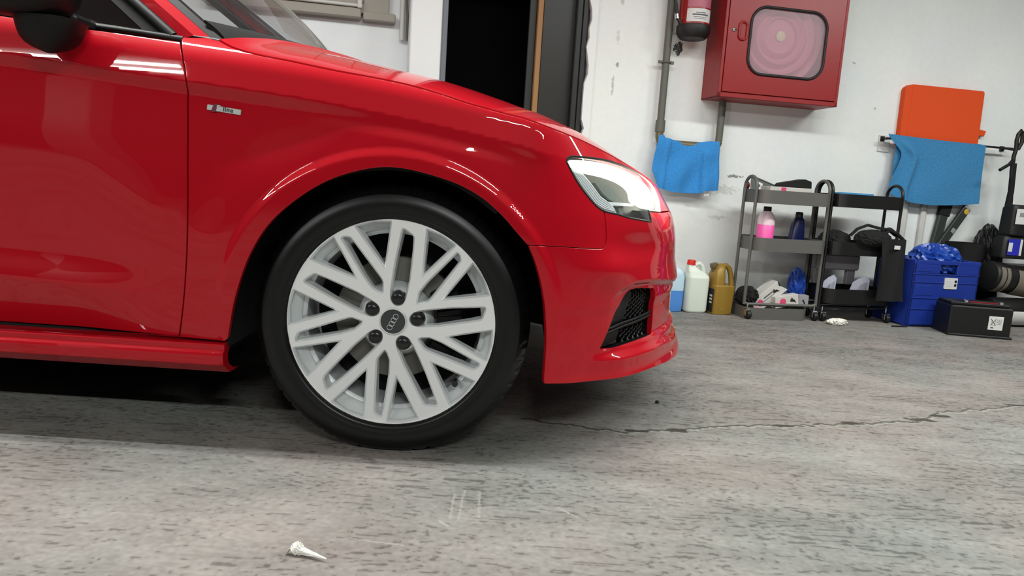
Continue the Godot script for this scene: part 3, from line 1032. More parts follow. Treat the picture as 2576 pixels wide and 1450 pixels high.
func side_skirt(car: Node3D, mirror: bool) -> void:
	var g := G.new()
	var prof := [Vector2(-1.70, 0.2330), Vector2(-1.60, 0.2375), Vector2(-1.588, 0.2385), Vector2(-1.5745, 0.2375), Vector2(-1.5725, 0.2355), Vector2(-1.5735, 0.2255), Vector2(-1.5705, 0.2225), Vector2(-1.566, 0.219), Vector2(-1.5645, 0.214), Vector2(-1.5655, 0.199), Vector2(-1.567, 0.1925), Vector2(-1.5695, 0.190), Vector2(-1.588, 0.178), Vector2(-1.605, 0.1665), Vector2(-1.66, 0.1645)]
	var xs := [-3.2, -0.80, -0.70, -0.66, -0.645, -0.6375, -0.6362]
	var pull := [0.0, 0.0, 0.0, 0.0, 0.001, 0.004, 0.03]
	var P := []
	for i in xs.size():
		var row := []
		for q in prof:
			var p := Vector3(xs[i], q.y, q.x - pull[i])
			# the lower edge sweeps up towards the wheel
			row.append(flip(p) if mirror else p)
		P.append(row)
	for i in xs.size() - 1:
		for j in prof.size() - 1:
			var t: Vector2 = prof[j + 1] - prof[j]
			var n := Vector3(0, t.x, -t.y)
			if n.z < 0 and absf(n.z) > absf(n.y): n = -n
			if j > 10 and n.y > 0: n = -n
			if mirror: n.z = -n.z
			g.quad(P[i][j], P[i + 1][j], P[i + 1][j + 1], P[i][j + 1], n)
	part(g, "side_skirt", M.red_paint, car, CAR_AT)
	g = G.new()
	var c := Vector3(-1.92, 0.245, -1.70)
	g.box(flip(c) if mirror else c, Vector3(2.54, 0.06, 0.05), 0.004)
	part(g, "sill_gap_shade", M.gap_black, car, CAR_AT)  # black box standing for the shade in the gap under the door

func make_hood(car: Node3D, shut: PackedVector2Array) -> void:
	# the hood's edge lies on the fender's top edge; each cross curve rises to a shoulder and crowns to the middle
	var rise_at := [0.0, 0.0667, 0.1333, 0.2, 0.2667, 0.3333, 0.4, 0.4667, 0.5333, 0.6, 0.6667, 0.7333, 0.8, 0.8667, 0.9333, 1.0]
	var rise := [0.072, 0.0741, 0.0787, 0.0771, 0.0754, 0.069, 0.0652, 0.0652, 0.0565, 0.0544, 0.0462, 0.0394, 0.0299, 0.0192, 0.006, 0.002]
	var E := []
	for q in shut:
		E.append(body(q.x, q.y, 0.0) + Vector3(0, 0.0022, -0.0035))
	var f := func(s: float, t: float) -> Vector3:
		var k := s * (E.size() - 1)
		var i := mini(int(k), E.size() - 2)
		var e: Vector3 = E[i].lerp(E[i + 1], k - i)
		var xc := lerpf(-0.47, 0.425, clampf((e.x + 0.665) / 1.065, 0, 1))
		var h := lookup(rise_at, rise, s)
		var far := t > 0.5
		var tt := (1.0 - t if far else t) * 2.0
		tt = pow(tt, 1.5)
		var c := Vector3(xc, e.y + h, CENTRE_Z)
		var wide := absf(CENTRE_Z - e.z)
		var q1 := e + Vector3((xc - e.x) * 0.1, h * 0.62, -wide * 0.16)
		var q2 := c + Vector3(-(xc - e.x) * 0.4, 0, wide * 0.5)
		var p := e.bezier_interpolate(q1, q2, c, tt)
		return flip(p) if far else p
	var g := G.new()
	g.sheet(f, 110, 96, 0.0)
	# edge folded down
	for side in [0.0, 1.0]:
		for i in 60:
			var a: Vector3 = f.call(i / 60.0, side)
			var b: Vector3 = f.call((i + 1) / 60.0, side)
			var d := Vector3(0, -0.015, -0.004 if side == 0.0 else 0.004)
			g.quad(a, b, b + d, a + d, Vector3(0, 0, 1 if side == 0.0 else -1))
	for i in 60:
		for s in [0.0, 1.0]:
			var a: Vector3 = f.call(s, i / 60.0)
			var b: Vector3 = f.call(s, (i + 1) / 60.0)
			var d := Vector3(0.006 if s == 0.0 else -0.004, -0.02, 0)
			g.quad(a, b, b + d, a + d, Vector3(-1 if s == 0.0 else 1, 0, 0))
	part(g, "hood", M.red_paint, car, CAR_AT)

func make_cabin(car: Node3D) -> void:
	# A pillars, glass, roof; the pillar leans back at 38 degrees and inwards
	var up := Vector3(-0.1165, 0.0855, -0.0345) / 0.0855     # per metre of height
	for mirror in [false, true]:
		var g := G.new()
		var outer := Vector3(-0.757, 0.9035, -1.632)
		var inner := Vector3(-0.697, 0.9115, -1.634)
		var seal := Vector3(-0.668, 0.9085, -1.64)
		var h := 0.44
		var T := func(p: Vector3) -> Vector3: return flip(p) if mirror else p
		var fz := -1.0 if mirror else 1.0
		var rows := []
		for k in 9:
			var y: float = h * k / 8.0
			var o := up * y
			rows.append([T.call(outer + o + Vector3(0.004, 0, -0.012)), T.call(outer + o), T.call((outer + inner) / 2 + o + Vector3(0, 0.004, 0.006)), T.call(inner + o), T.call(inner + o + Vector3(0.002, 0, -0.012))])
		for k in 8:
			for j in 4:
				g.quad(rows[k][j], rows[k][j + 1], rows[k + 1][j + 1], rows[k + 1][j], Vector3(0, 0.3, fz) if j in [1, 2] else Vector3(-1 if j == 0 else 1, 0, fz * 0.2))
		part(g, "pillar", M.red_paint, car, CAR_AT)
		g = G.new()
		for k in 8:
			var a: float = h * k / 8.0
			var b: float = h * (k + 1) / 8.0
			g.quad(T.call(inner + up * a + Vector3(0.002, 0, -0.003)), T.call(seal + up * a), T.call(seal + up * b), T.call(inner + up * b + Vector3(0.002, 0, -0.003)), Vector3(0.3, 0.3, fz))
			g.quad(T.call(seal + up * a), T.call(seal + up * a + Vector3(0.004, 0, -0.02)), T.call(seal + up * b + Vector3(0.004, 0, -0.02)), T.call(seal + up * b), Vector3(1, 0.5, 0))
		part(g, "windscreen_seal", M.black_trim, car, CAR_AT)
		# window seals: along the pillar and along the belt
		g = G.new()
		g.tube([T.call(Vector3(-0.775, 0.906, -1.638)), T.call(Vector3(-0.775, 0.906, -1.638) + up * 0.2), T.call(Vector3(-0.775, 0.906, -1.638) + up * h)], 0.013, 8)
		part(g, "window_seal", M.black_trim, car, CAR_AT)
		g = G.new()
		var belt := [Vector3(-0.752, 0.9005, -1.634), Vector3(-0.85, 0.909, -1.634), Vector3(-0.96, 0.917, -1.634), Vector3(-1.15, 0.934, -1.634), Vector3(-1.8, 0.975, -1.634), Vector3(-3.0, 1.01, -1.64)]
		var bb := []
		for p in belt: bb.append(T.call(p))
		g.tube(bb, 0.010, 8, false)
		part(g, "belt_moulding", M.black_trim, car, CAR_AT)
		g = G.new()
		var foot_f: Vector3 = T.call(Vector3(-0.757, 0.9005, -1.6375))
		var foot_r: Vector3 = T.call(Vector3(-0.835, 0.9095, -1.641))
		g.quad(foot_f, foot_r, T.call(Vector3(-0.803, 0.902, -1.644) + up * h), T.call(Vector3(-0.757, 0.9, -1.6375) + up * h), Vector3(0, 0.2, fz))
		part(g, "window_corner", M.black_trim, car, CAR_AT)
		# side glass
		g = G.new()
		var top := Vector3(-0.775, 0.906, -1.645) + up * h
		var glass := [Vector3(-0.775, 0.90, -1.645), top, Vector3(-2.8, 1.36, -1.82), Vector3(-3.0, 1.0, -1.65)]
		for i in 4: glass[i] = T.call(glass[i])
		g.quad(glass[0], glass[1], glass[2], glass[3], Vector3(0, 0.3, fz))
		part(g, "side_window", M.car_glass if mirror else M.dark_glass, car, CAR_AT)
	# windscreen
	var g2 := G.new()
	g2.sheet(func(s: float, t: float) -> Vector3:
		var c := 1.0 - pow(absf(2.0 * t - 1.0), 2.2)
		var z := lerpf(-1.655, 2 * CENTRE_Z + 1.655, t)
		var base := Vector3(lerpf(-0.676, -0.585, c), lerpf(0.905, 0.95, c), z)
		var top := Vector3(lerpf(-1.275, -1.16, c), lerpf(1.345, 1.42, c), lerpf(-1.80, 2 * CENTRE_Z + 1.80, t))
		return base.lerp(top, s) + Vector3(0.0, 0.035 * sin(PI * s) * (0.3 + 0.7 * c), 0), 24, 40)
	part(g2, "windscreen", M.car_glass, car, CAR_AT)
	# scuttle and dashboard
	g2 = G.new()
	g2.sheet(func(s: float, t: float) -> Vector3:
		var c := 1.0 - pow(absf(2.0 * t - 1.0), 2.2)
		var z := lerpf(-1.66, 2 * CENTRE_Z + 1.66, t)
		return Vector3(lerpf(-0.66, -0.55, c) - s * 0.30, lerpf(0.895, 0.935, c) + 0.05 * s * (1.0 - s) * 2.0, z), 8, 30)
	part(g2, "scuttle", M.liner, car, CAR_AT)
	# black scuttle panel rising from the hood's rear edge to the glass
	g2 = G.new()
	g2.sheet(func(s: float, t: float) -> Vector3:
		var c := 1.0 - pow(absf(2.0 * t - 1.0), 1.6)
		var z := lerpf(-1.648, 2 * CENTRE_Z + 1.648, t)
		var low := Vector3(lerpf(-0.664, -0.475, c), lerpf(0.902, 0.968, c), z)
		var high := Vector3(lerpf(-0.715, -0.53, c), lerpf(0.944, 0.976, c), z)
		return low.lerp(high, s) + Vector3(0, 0.004 * sin(PI * s), 0), 6, 40, 0.006)
	part(g2, "scuttle_panel", M.liner, car, CAR_AT)
	# roof
	g2 = G.new()
	g2.sheet(func(s: float, t: float) -> Vector3:
		var c := 1.0 - pow(absf(2.0 * t - 1.0), 2.4)
		var x := lerpf(lerpf(-1.27, -1.15, c), -3.1, s)
		return Vector3(x, lerpf(1.345, 1.43, c) + 0.03 * sin(PI * s) - 0.06 * s * s, lerpf(-1.80, 2 * CENTRE_Z + 1.80, t)), 20, 24)
	part(g2, "roof", M.red_paint, car, CAR_AT)
	g2 = G.new()
	g2.quad(Vector3(-3.1, 1.33, -1.82), Vector3(-3.1, 1.33, 2 * CENTRE_Z + 1.82), Vector3(-3.45, 0.95, 2 * CENTRE_Z + 1.66), Vector3(-3.45, 0.95, -1.66), Vector3(-1, 0.5, 0))
	part(g2, "rear_window", M.dark_glass, car, CAR_AT)
	g2 = G.new()
	g2.sheet(func(s: float, t: float) -> Vector3:
		return Vector3(-3.42 - 0.1 * sin(PI * s) + 0.05 * pow(absf(2 * t - 1), 3.0), lerpf(0.2, 0.96, s), lerpf(-1.60, 2 * CENTRE_Z + 1.60, t)), 12, 16)
	part(g2, "tailgate", M.red_paint, car, CAR_AT)

func underside(car: Node3D) -> void:
	# floor pan, inner wings and arch liners
	var g := G.new()
	g.box(Vector3(-1.55, 0.24, CENTRE_Z), Vector3(1.75, 0.1, 1.66), 0.01)
	g.box(Vector3(0.18, 0.23, CENTRE_Z), Vector3(0.16, 0.06, 1.4), 0.01)
	part(g, "floor_pan", M.liner, car, CAR_AT)
	for c in [HUB.x, -2.87]:
		for mirror in [false, true]:
			g = G.new()
			var n := 24
			for i in n:
				var a0 := lerpf(-0.15, PI + 0.20, float(i) / n)
				var a1 := lerpf(-0.15, PI + 0.20, float(i + 1) / n)
				var q := []
				for k in [[a0, -1.590], [a1, -1.590], [a1, -1.98], [a0, -1.98]]:
					var p := Vector3(c + 0.372 * cos(k[0]), HUB.y + 0.372 * sin(k[0]), k[1])
					q.append(flip(p) if mirror else p)
				g.quad(q[0], q[1], q[2], q[3], Vector3(-cos(a0), -sin(a0), 0))
				var m := Vector3(c, HUB.y, -1.98)
				g.quad(q[2], q[3], flip(m) if mirror else m, flip(m) if mirror else m, Vector3(0, 0, -1 if mirror else 1))
				# the lip behind the fender's edge
				if c == HUB.x:
					var e0 := Vector3(c + 0.345 * cos(a0), HUB.y + 0.345 * sin(a0), -1.592)
					var e1 := Vector3(c + 0.345 * cos(a1), HUB.y + 0.345 * sin(a1), -1.592)
					if a0 > 0.8 and a1 < 2.9:
						g.quad(q[0], q[1], flip(e1) if mirror else e1, flip(e0) if mirror else e0, Vector3(0, 0, -1 if mirror else 1))
			part(g, "arch_liner", M.liner, car, CAR_AT)
			g = G.new()
			var ax := Vector3(c, HUB.y, -1.72)
			var bx := Vector3(c, HUB.y, -2.0)
			g.tube([flip(ax) if mirror else ax, flip(bx) if mirror else bx], 0.05, 12)
			part(g, "hub_carrier", M.dark_metal, car, CAR_AT)

func badge(car: Node3D) -> void:
	# chrome bar with a slanted colour field, an S and small lettering
	var o := Node3D.new()
	o.name = "badge"
	car.add_child(o)
	var A := Vector2(-0.6790, 0.7580)
	var B := Vector2(-0.6060, 0.7508)
	var a := body(A.x, A.y)
	var b := body(B.x, B.y)
	var x := (b - a).normalized()
	var n := body_normal(-0.64, 0.754)
	var y := n.cross(x).normalized()
	var xf := Transform3D(Basis(x, y, x.cross(y)), a - CAR_AT)
	o.transform = xf
	var l := a.distance_to(b)
	var g := G.new()
	g.box(Vector3(l / 2, 0, 0.0018), Vector3(l, 0.0115, 0.0036), 0.001)
	part(g, "bar", M.badge_silver, o)
	g = G.new()
	g.prism(PackedVector2Array([Vector2(0.0095, -0.0085), Vector2(0.019, -0.0085), Vector2(0.0235, 0.0095), Vector2(0.014, 0.0095)]), 0.0, 0.0042, 0.0004)
	part(g, "colour_field", M.badge_red, o)
	for s in [["S", 0.0205, -0.0098, 22, 0.00085, "letter"], ["line", 0.0345, -0.0062, 18, 0.0007, "lettering"]]:
		var t := TextMesh.new()
		t.text = s[0]
		t.font_size = s[3]
		t.pixel_size = s[4]
		t.depth = 0.0012
		t.horizontal_alignment = HORIZONTAL_ALIGNMENT_LEFT
		t.vertical_alignment = VERTICAL_ALIGNMENT_BOTTOM
		var f := SystemFont.new()
		f.font_names = PackedStringArray(["Droid Sans"])
		f.font_weight = 700
		f.font_italic = true
		t.font = f
		var mi := MeshInstance3D.new()
		mi.name = s[5]
		mi.mesh = t
		mi.material_override = M.silver if s[5] == "letter" else M.cap_grey
		o.add_child(mi)
		mi.position = Vector3(s[1], s[2] - 0.001, 0.0045 if s[5] == "letter" else 0.0038)

func mirrors(car: Node3D) -> void:
	for mirror in [false, true]:
		var o := Node3D.new()
		o.name = "wing_mirror"
		car.add_child(o, true)
		var T := func(p: Vector3) -> Vector3: return flip(p) if mirror else p
		var g := G.new()
		# foot: tapering from the housing down to the door
		var rows := []
		for k in 9:
			var s := k / 8.0
			var y := lerpf(0.908, 0.842, s)
			var cx := lerpf(-0.972, -0.978, s)
			var rx := lerpf(0.060, 0.042, s) * (1.0 - 0.85 * pow(s, 6.0))
			var rz := lerpf(0.06, 0.045, s) * (1.0 - 0.85 * pow(s, 6.0))
			var row := []
			for i in 25:
				var a := TAU * i / 24.0
				var cs := signf(cos(a)) * pow(absf(cos(a)), 0.65)
				var sn := signf(sin(a)) * pow(absf(sin(a)), 0.65)
				row.append(T.call(Vector3(cx + rx * cs, y, -1.525 + rz * sn)))
			rows.append(row)
		for k in 8:
			for i in 24:
				var c := (rows[k][0] + rows[k][12]) * 0.5 as Vector3
				var na: Vector3 = (rows[k][i] - c).normalized()
				var nb: Vector3 = (rows[k][i + 1] - c).normalized()
				var dn := Vector3(0, -0.25 - 0.12 * k, 0)
				var de := Vector3(0, -0.25 - 0.12 * (k + 1), 0)
				g.squad(rows[k][i], rows[k][i + 1], rows[k + 1][i + 1], rows[k + 1][i], (na + dn).normalized(), (nb + dn).normalized(), (nb + de).normalized(), (na + de).normalized())
		for i in 24:
			g.flat((rows[8][0] + rows[8][12]) * 0.5, rows[8][i], rows[8][i + 1], Vector3.DOWN)
		part(g, "foot", M.black_trim, o, CAR_AT)
		g = G.new()
		var c0: Vector3 = T.call(Vector3(-1.022, 0.982, -1.495))
		var seg := 24
		for i in seg:
			for j in 12:
				var q := []
				for k in [[0, 0], [1, 0], [1, 1], [0, 1]]:
					var a: float = TAU * (i + k[0]) / seg
					var b: float = -PI / 2 + PI * (j + k[1]) / 12
					var d := Vector3(spow(cos(a) * cos(b), 0.6) * 0.112, spow(sin(b), 0.6) * 0.074, spow(sin(a) * cos(b), 0.6) * 0.08)
					q.append(c0 + d)
				g.squad(q[0], q[1], q[2], q[3], (q[0] - c0).normalized(), (q[1] - c0).normalized(), (q[2] - c0).normalized(), (q[3] - c0).normalized())
		part(g, "housing", M.black_trim, o, CAR_AT)
		g = G.new()
		g.box(T.call(Vector3(-0.97, 0.915, -1.60)), Vector3(0.06, 0.03, 0.10), 0.01)
		part(g, "arm", M.black_trim, o, CAR_AT)

func spow(x: float, e: float) -> float:
	return signf(x) * pow(absf(x), e)

func grille(car: Node3D) -> void:
	# radiator grille across the nose, round the corner from the camera
	var o := Node3D.new()
	o.name = "grille"
	car.add_child(o)
	for mirror in [false, true]:
		plate("grille_panel", pts([0.70, 0.41, 0.715, 0.545, 0.785, 0.545, 0.785, 0.30, 0.73, 0.30]), -0.003, 0.01, M.black_trim, o, mirror, 0.03)
		for k in 5:
			var g := G.new()
			var pa := []
			for i in 6:
				var pt := body(lerpf(0.725, 0.785, i / 5.0), 0.335 + k * 0.045, -0.005)
				pa.append(flip(pt) if mirror else pt)
			g.tube(pa, 0.004, 6)
			part(g, "grille_bar", M.chrome, o, CAR_AT)

# ---------------------------------------------------------------- wheel, axle along z, outer flange at z = 0
func face_depth(r: float) -> float:
	return 0.004 + 0.030 * (1.0 - pow(clampf(r / 0.235, 0.0, 1.0), 1.6))

func make_wheel(car: Node3D, where: Vector3) -> Node3D:
	var w := Node3D.new()
	w.name = "wheel"
	car.add_child(w, true)
	w.position = where
	var spin := Transform3D(Basis(Vector3.RIGHT, PI / 2), Vector3.ZERO)   # lathe axis y becomes z
	# tyre: sidewall, shoulder cut by short grooves, tread; flat where it meets the floor
	var prof := [Vector2(0.236, -0.006), Vector2(0.2405, 0.0015), Vector2(0.2445, 0.0045), Vector2(0.2475, 0.0052), Vector2(0.2500, 0.0036), Vector2(0.2530, 0.0046), Vector2(0.262, 0.0078), Vector2(0.273, 0.0082), Vector2(0.284, 0.0058), Vector2(0.2915, 0.0015), Vector2(0.2935, 0.0012), Vector2(0.2955, -0.002), Vector2(0.301, -0.0068), Vector2(0.3065, -0.0135), Vector2(0.3115, -0.0225), Vector2(0.3150, -0.034), Vector2(0.3172, -0.048), Vector2(0.3186, -0.08), Vector2(0.3186, -0.15), Vector2(0.3165, -0.188), Vector2(0.308, -0.214), Vector2(0.29, -0.228), Vector2(0.262, -0.230), Vector2(0.236, -0.214)]
	var segs := 360
	var ringpts := []
	for s in segs:
		var a := TAU * s / segs
		var row := []
		for i in prof.size():
			var r: float = prof[i].x
			var z: float = prof[i].y
			if s % 6 == 0 and i >= 13 and i <= 16:
				r -= 0.0045
				z -= 0.0015
			var p := Vector3(r * cos(a), r * sin(a), z)
			if p.y < -0.3035:
				p.y = -0.3035
			row.append(p)
		ringpts.append(row)
	var g := G.new()
	var nr := []
	for s in segs:
		var row := []
		for i in prof.size():
			var du: Vector3 = ringpts[(s + 1) % segs][i] - ringpts[(s - 1 + segs) % segs][i]
			var dv: Vector3 = ringpts[s][mini(i + 1, prof.size() - 1)] - ringpts[s][maxi(i - 1, 0)]
			var n := du.cross(dv).normalized()
			if n.dot(ringpts[s][i] * Vector3(1, 1, 0)) < 0 and i > 8: n = -n
			if i <= 8 and n.z < 0 and i > 0: n = -n
			row.append(n)
		nr.append(row)
	for s in segs:
		var t := (s + 1) % segs
		for i in prof.size() - 1:
			g.squad(ringpts[s][i], ringpts[t][i], ringpts[t][i + 1], ringpts[s][i + 1], nr[s][i], nr[t][i], nr[t][i + 1], nr[s][i + 1])
	part(g, "tyre", M.rubber, w)
	# rim face: windows cut through a dished disc, five-fold
	var shapes := [
		[[0.2194, 5.7], [0.2206, 3.6], [0.2079, -3.1], [0.1783, -4.8], [0.1069, -11.0], [0.0800, -14.2], [0.0602, -17.8], [0.0448, -17.9], [0.0366, -5.0], [0.0383, 10.3], [0.0518, 19.6], [0.0742, 17.0], [0.102, 13.1], [0.1412, 9.8]],
		[[0.2334, -7.9], [0.2352, -17.3], [0.2353, -27.3], [0.1225, -20.9]],
		[[0.0921, -27.6], [0.1224, -27.2], [0.2245, -29.5], [0.2251, -32.3], [0.2163, -35.6], [0.1051, -46.9], [0.0952, -48.1], [0.0685, -42.3], [0.0729, -34.6]],
		[[0.2360, -39.7], [0.2375, -50.5], [0.2350, -61.1], [0.1221, -52.6]]]
	var holes := []
	for k in 5:
		for si in 4:
			var p := PackedVector2Array()
			for c in shapes[si]:
				var a := deg_to_rad(80.5 + 72.0 * k + c[1])
				p.append(Vector2(cos(a), sin(a)) * c[0])
			p = rounded(p, 0.004 if si != 0 else 0.006, 3)
			if Geometry2D.is_polygon_clockwise(p):
				p.reverse()
			holes.append(p)
	var disc := PackedVector2Array()
	for k in 160:
		disc.append(Vector2(cos(TAU * k / 160), sin(TAU * k / 160)) * 0.2415)
	g = G.new()
	lay(g, disc, holes, 0.007, func(q: Vector2) -> Array:
		var r := q.length()
		var sl := (face_depth(r + 0.001) - face_depth(maxf(r - 0.001, 0.0))) / 0.002
		var d := q / maxf(r, 1e-4)
		return [Vector3(q.x, q.y, -face_depth(r)), Vector3(d.x * sl, d.y * sl, 1).normalized()])
	part(g, "rim_face", M.machined, w)
	# painted window walls: a bevel, then walls running back
	g = G.new()
	for hi in holes.size():
		var p: PackedVector2Array = holes[hi]
		var in1 := G.inset_same(p, 0.0038)
		var in2 := G.inset_same(p, 0.0056)
		var tri_win: bool = hi % 2 == 1
		var A := []; var B := []; var C := []
		for i in p.size():
			A.append(Vector3(p[i].x, p[i].y, -face_depth(p[i].length())))
			B.append(Vector3(in1[i].x, in1[i].y, -face_depth(p[i].length()) - 0.0046))
			var back_z := -0.046 if not tri_win else -0.040
			C.append(Vector3(in2[i].x, in2[i].y, back_z))
		for i in p.size():
			var j := (i + 1) % p.size()
			var e := p[j] - p[i]
			var inward := Vector3(-e.y, e.x, 0).normalized()
			g.quad(A[i], A[j], B[j], B[i], inward + Vector3(0, 0, 1))
			g.quad(B[i], B[j], C[j], C[i], inward)
	# lip, barrel and the stepped ring behind the windows
	g.xf = spin
	g.lathe([Vector2(0.2368, -0.011), Vector2(0.2425, -0.0085), Vector2(0.2430, -0.003), Vector2(0.2418, -0.0038)], 360)
	g.lathe([Vector2(0.2345, -0.014), Vector2(0.232, -0.020), Vector2(0.222, -0.034), Vector2(0.214, -0.040), Vector2(0.2125, -0.0465), Vector2(0.2035, -0.0475), Vector2(0.2025, -0.055), Vector2(0.199, -0.19)], 96)
	# hub floor with the bolt seats
	g.lathe([Vector2(0.090, -0.075), Vector2(0.082, -0.054), Vector2(0.076, -0.047), Vector2(0.0, -0.047)], 60)
	part(g, "rim_barrel", M.silver, w)
	# brake disc and caliper
	g = G.new(); g.xf = spin
	g.lathe([Vector2(0.145, -0.105), Vector2(0.1455, -0.083), Vector2(0.1445, -0.0815), Vector2(0.09, -0.0815), Vector2(0.0885, -0.072), Vector2(0.02, -0.072)], 72)
	part(g, "brake_disc", M.brake_steel, w)
	g = G.new()
	for k in 10:
		var a := deg_to_rad(-38 + k * 8.0)
		g.xf = Transform3D(Basis(Vector3.BACK, a), Vector3.ZERO)
		g.box(Vector3(0.128, 0, -0.085), Vector3(0.062, 0.022, 0.05), 0.006)
	part(g, "brake_caliper", M.dark_metal, w)
	g = G.new(); g.xf = spin
	g.lathe([Vector2(0.0, -0.13), Vector2(0.198, -0.13)], 48)
	part(g, "dust_shield", M.liner, w)
	# bolts
	for k in 5:
		var a := deg_to_rad(80.5 + 72.0 * k)
		g = G.new()
		g.xf = Transform3D(Basis(Vector3.RIGHT, PI / 2), Vector3(cos(a) * 0.0560, sin(a) * 0.0560, -0.047))
		g.lathe([Vector2(0.0178, 0.0), Vector2(0.0178, 0.003), Vector2(0.0165, 0.0035), Vector2(0.0160, 0.015), Vector2(0.0135, 0.0195), Vector2(0.008, 0.0222), Vector2(0.0, 0.023)], 24)
		part(g, "wheel_bolt", M.bolt_black, w)
	# cap with four interlocked rings
	g = G.new(); g.xf = spin
	g.lathe([Vector2(0.0, -0.0265), Vector2(0.0275, -0.0280), Vector2(0.0285, -0.031)], 48)
	g.lathe([Vector2(0.0285, -0.031), Vector2(0.0285, -0.036)], 48)
	part(g, "centre_cap", M.cap_grey, w)
	g = G.new(); g.xf = spin
	var circle := []
	for k in 48:
		circle.append(Vector3(cos(TAU * k / 48) * 0.0297, -0.0295, sin(TAU * k / 48) * 0.0297))
	g.tube(circle, 0.0016, 8, true)
	part(g, "cap_ring", M.badge_silver, w)
	var dir := Vector2(cos(deg_to_rad(63.0)), sin(deg_to_rad(63.0)))
	for k in 4:
		var c := dir * (k - 1.5) * 0.0096 + Vector2(0.0, -0.0005)
		g = G.new()
		var pa := []
		for i in 28:
			var q := c + Vector2(cos(TAU * i / 28), sin(TAU * i / 28)) * 0.0060
			pa.append(Vector3(q.x, q.y, -0.0262 - 0.0006 * (k % 2) * sin(TAU * i / 28)))
		g.tube(pa, 0.0007, 6, true)
		part(g, "emblem_ring", M.badge_silver, w)
	g = G.new()
	var va := deg_to_rad(-42.0)
	g.tube([Vector3(cos(va) * 0.2035, sin(va) * 0.2035, -0.05), Vector3(cos(va) * 0.203, sin(va) * 0.203, -0.026)], 0.0058, 12)
	g.tube([Vector3(cos(va) * 0.203, sin(va) * 0.203, -0.026), Vector3(cos(va) * 0.203, sin(va) * 0.203, -0.018)], 0.0075, 12)
	part(g, "valve", M.bolt_black, w)
	return w

# ---------------------------------------------------------------- more shapes
# stacked rounded cross-sections: [y, centre x, centre z, half width, half depth]; e shapes the corners (2 = oval, 5 = boxy)
func loft(g: G, rows: Array, e := 3.0, seg := 32, cap := true) -> void:
	var P := []
	for r in rows:
		var ring := []
		for i in seg:
			var a := TAU * i / seg
			ring.append(Vector3(r[1] + r[3] * spow(cos(a), 2.0 / e), r[0], r[2] + r[4] * spow(sin(a), 2.0 / e)))
		P.append(ring)
	var N := []
	for k in rows.size():
		var ring := []
		for i in seg:
			var du: Vector3 = P[k][(i + 1) % seg] - P[k][(i - 1 + seg) % seg]
			var dv: Vector3 = P[mini(k + 1, rows.size() - 1)][i] - P[maxi(k - 1, 0)][i]
			var n := dv.cross(du).normalized()
			if n.dot(P[k][i] - Vector3(rows[k][1], P[k][i].y, rows[k][2])) < 0: n = -n
			ring.append(n)
		N.append(ring)
	for k in rows.size() - 1:
		for i in seg:
			var j := (i + 1) % seg
			g.squad(P[k][i], P[k][j], P[k + 1][j], P[k + 1][i], N[k][i], N[k][j], N[k + 1][j], N[k + 1][i])
	if cap:
		for k in [0, rows.size() - 1]:
			var c := Vector3(rows[k][1], rows[k][0], rows[k][2])
			for i in seg:
				g.flat(c, P[k][i], P[k][(i + 1) % seg], Vector3.DOWN if k == 0 else Vector3.UP)

# flat lettering on a face that looks along +z
func lettering(parent: Node, called: String, text: String, where: Vector3, height: float, m: Material, turn := 0.0, bold := true, yaw := 0.0) -> void:
	var t := TextMesh.new()
	t.text = text
	t.font_size = 32
	t.pixel_size = height / 24.0
	t.depth = 0.0006
	var f := SystemFont.new()
	f.font_names = PackedStringArray(["Droid Sans"])
	if bold: f.font_weight = 700
	t.font = f
	var mi := MeshInstance3D.new()
	mi.name = called
	mi.mesh = t
	mi.material_override = m
	mi.position = where
	mi.rotation = Vector3(0, yaw, turn)
	parent.add_child(mi, true)

func arc(c: Vector3, u: Vector3, w: Vector3, a0: float, a1: float, n: int) -> Array:
	var o := []
	for k in n + 1:
		var a := lerpf(a0, a1, float(k) / n)
		o.append(c + u * cos(a) + w * sin(a))
	return o

func rounded_rect(w: float, h: float, r: float, n := 6) -> PackedVector2Array:
	var o := PackedVector2Array()
	for q in [[w / 2 - r, h / 2 - r, 0.0], [-w / 2 + r, h / 2 - r, PI / 2], [-w / 2 + r, -h / 2 + r, PI], [w / 2 - r, -h / 2 + r, PI * 1.5]]:
		for k in n + 1:
			var a: float = q[2] + PI / 2 * k / n
			o.append(Vector2(q[0] + r * cos(a), q[1] + r * sin(a)))
	return o

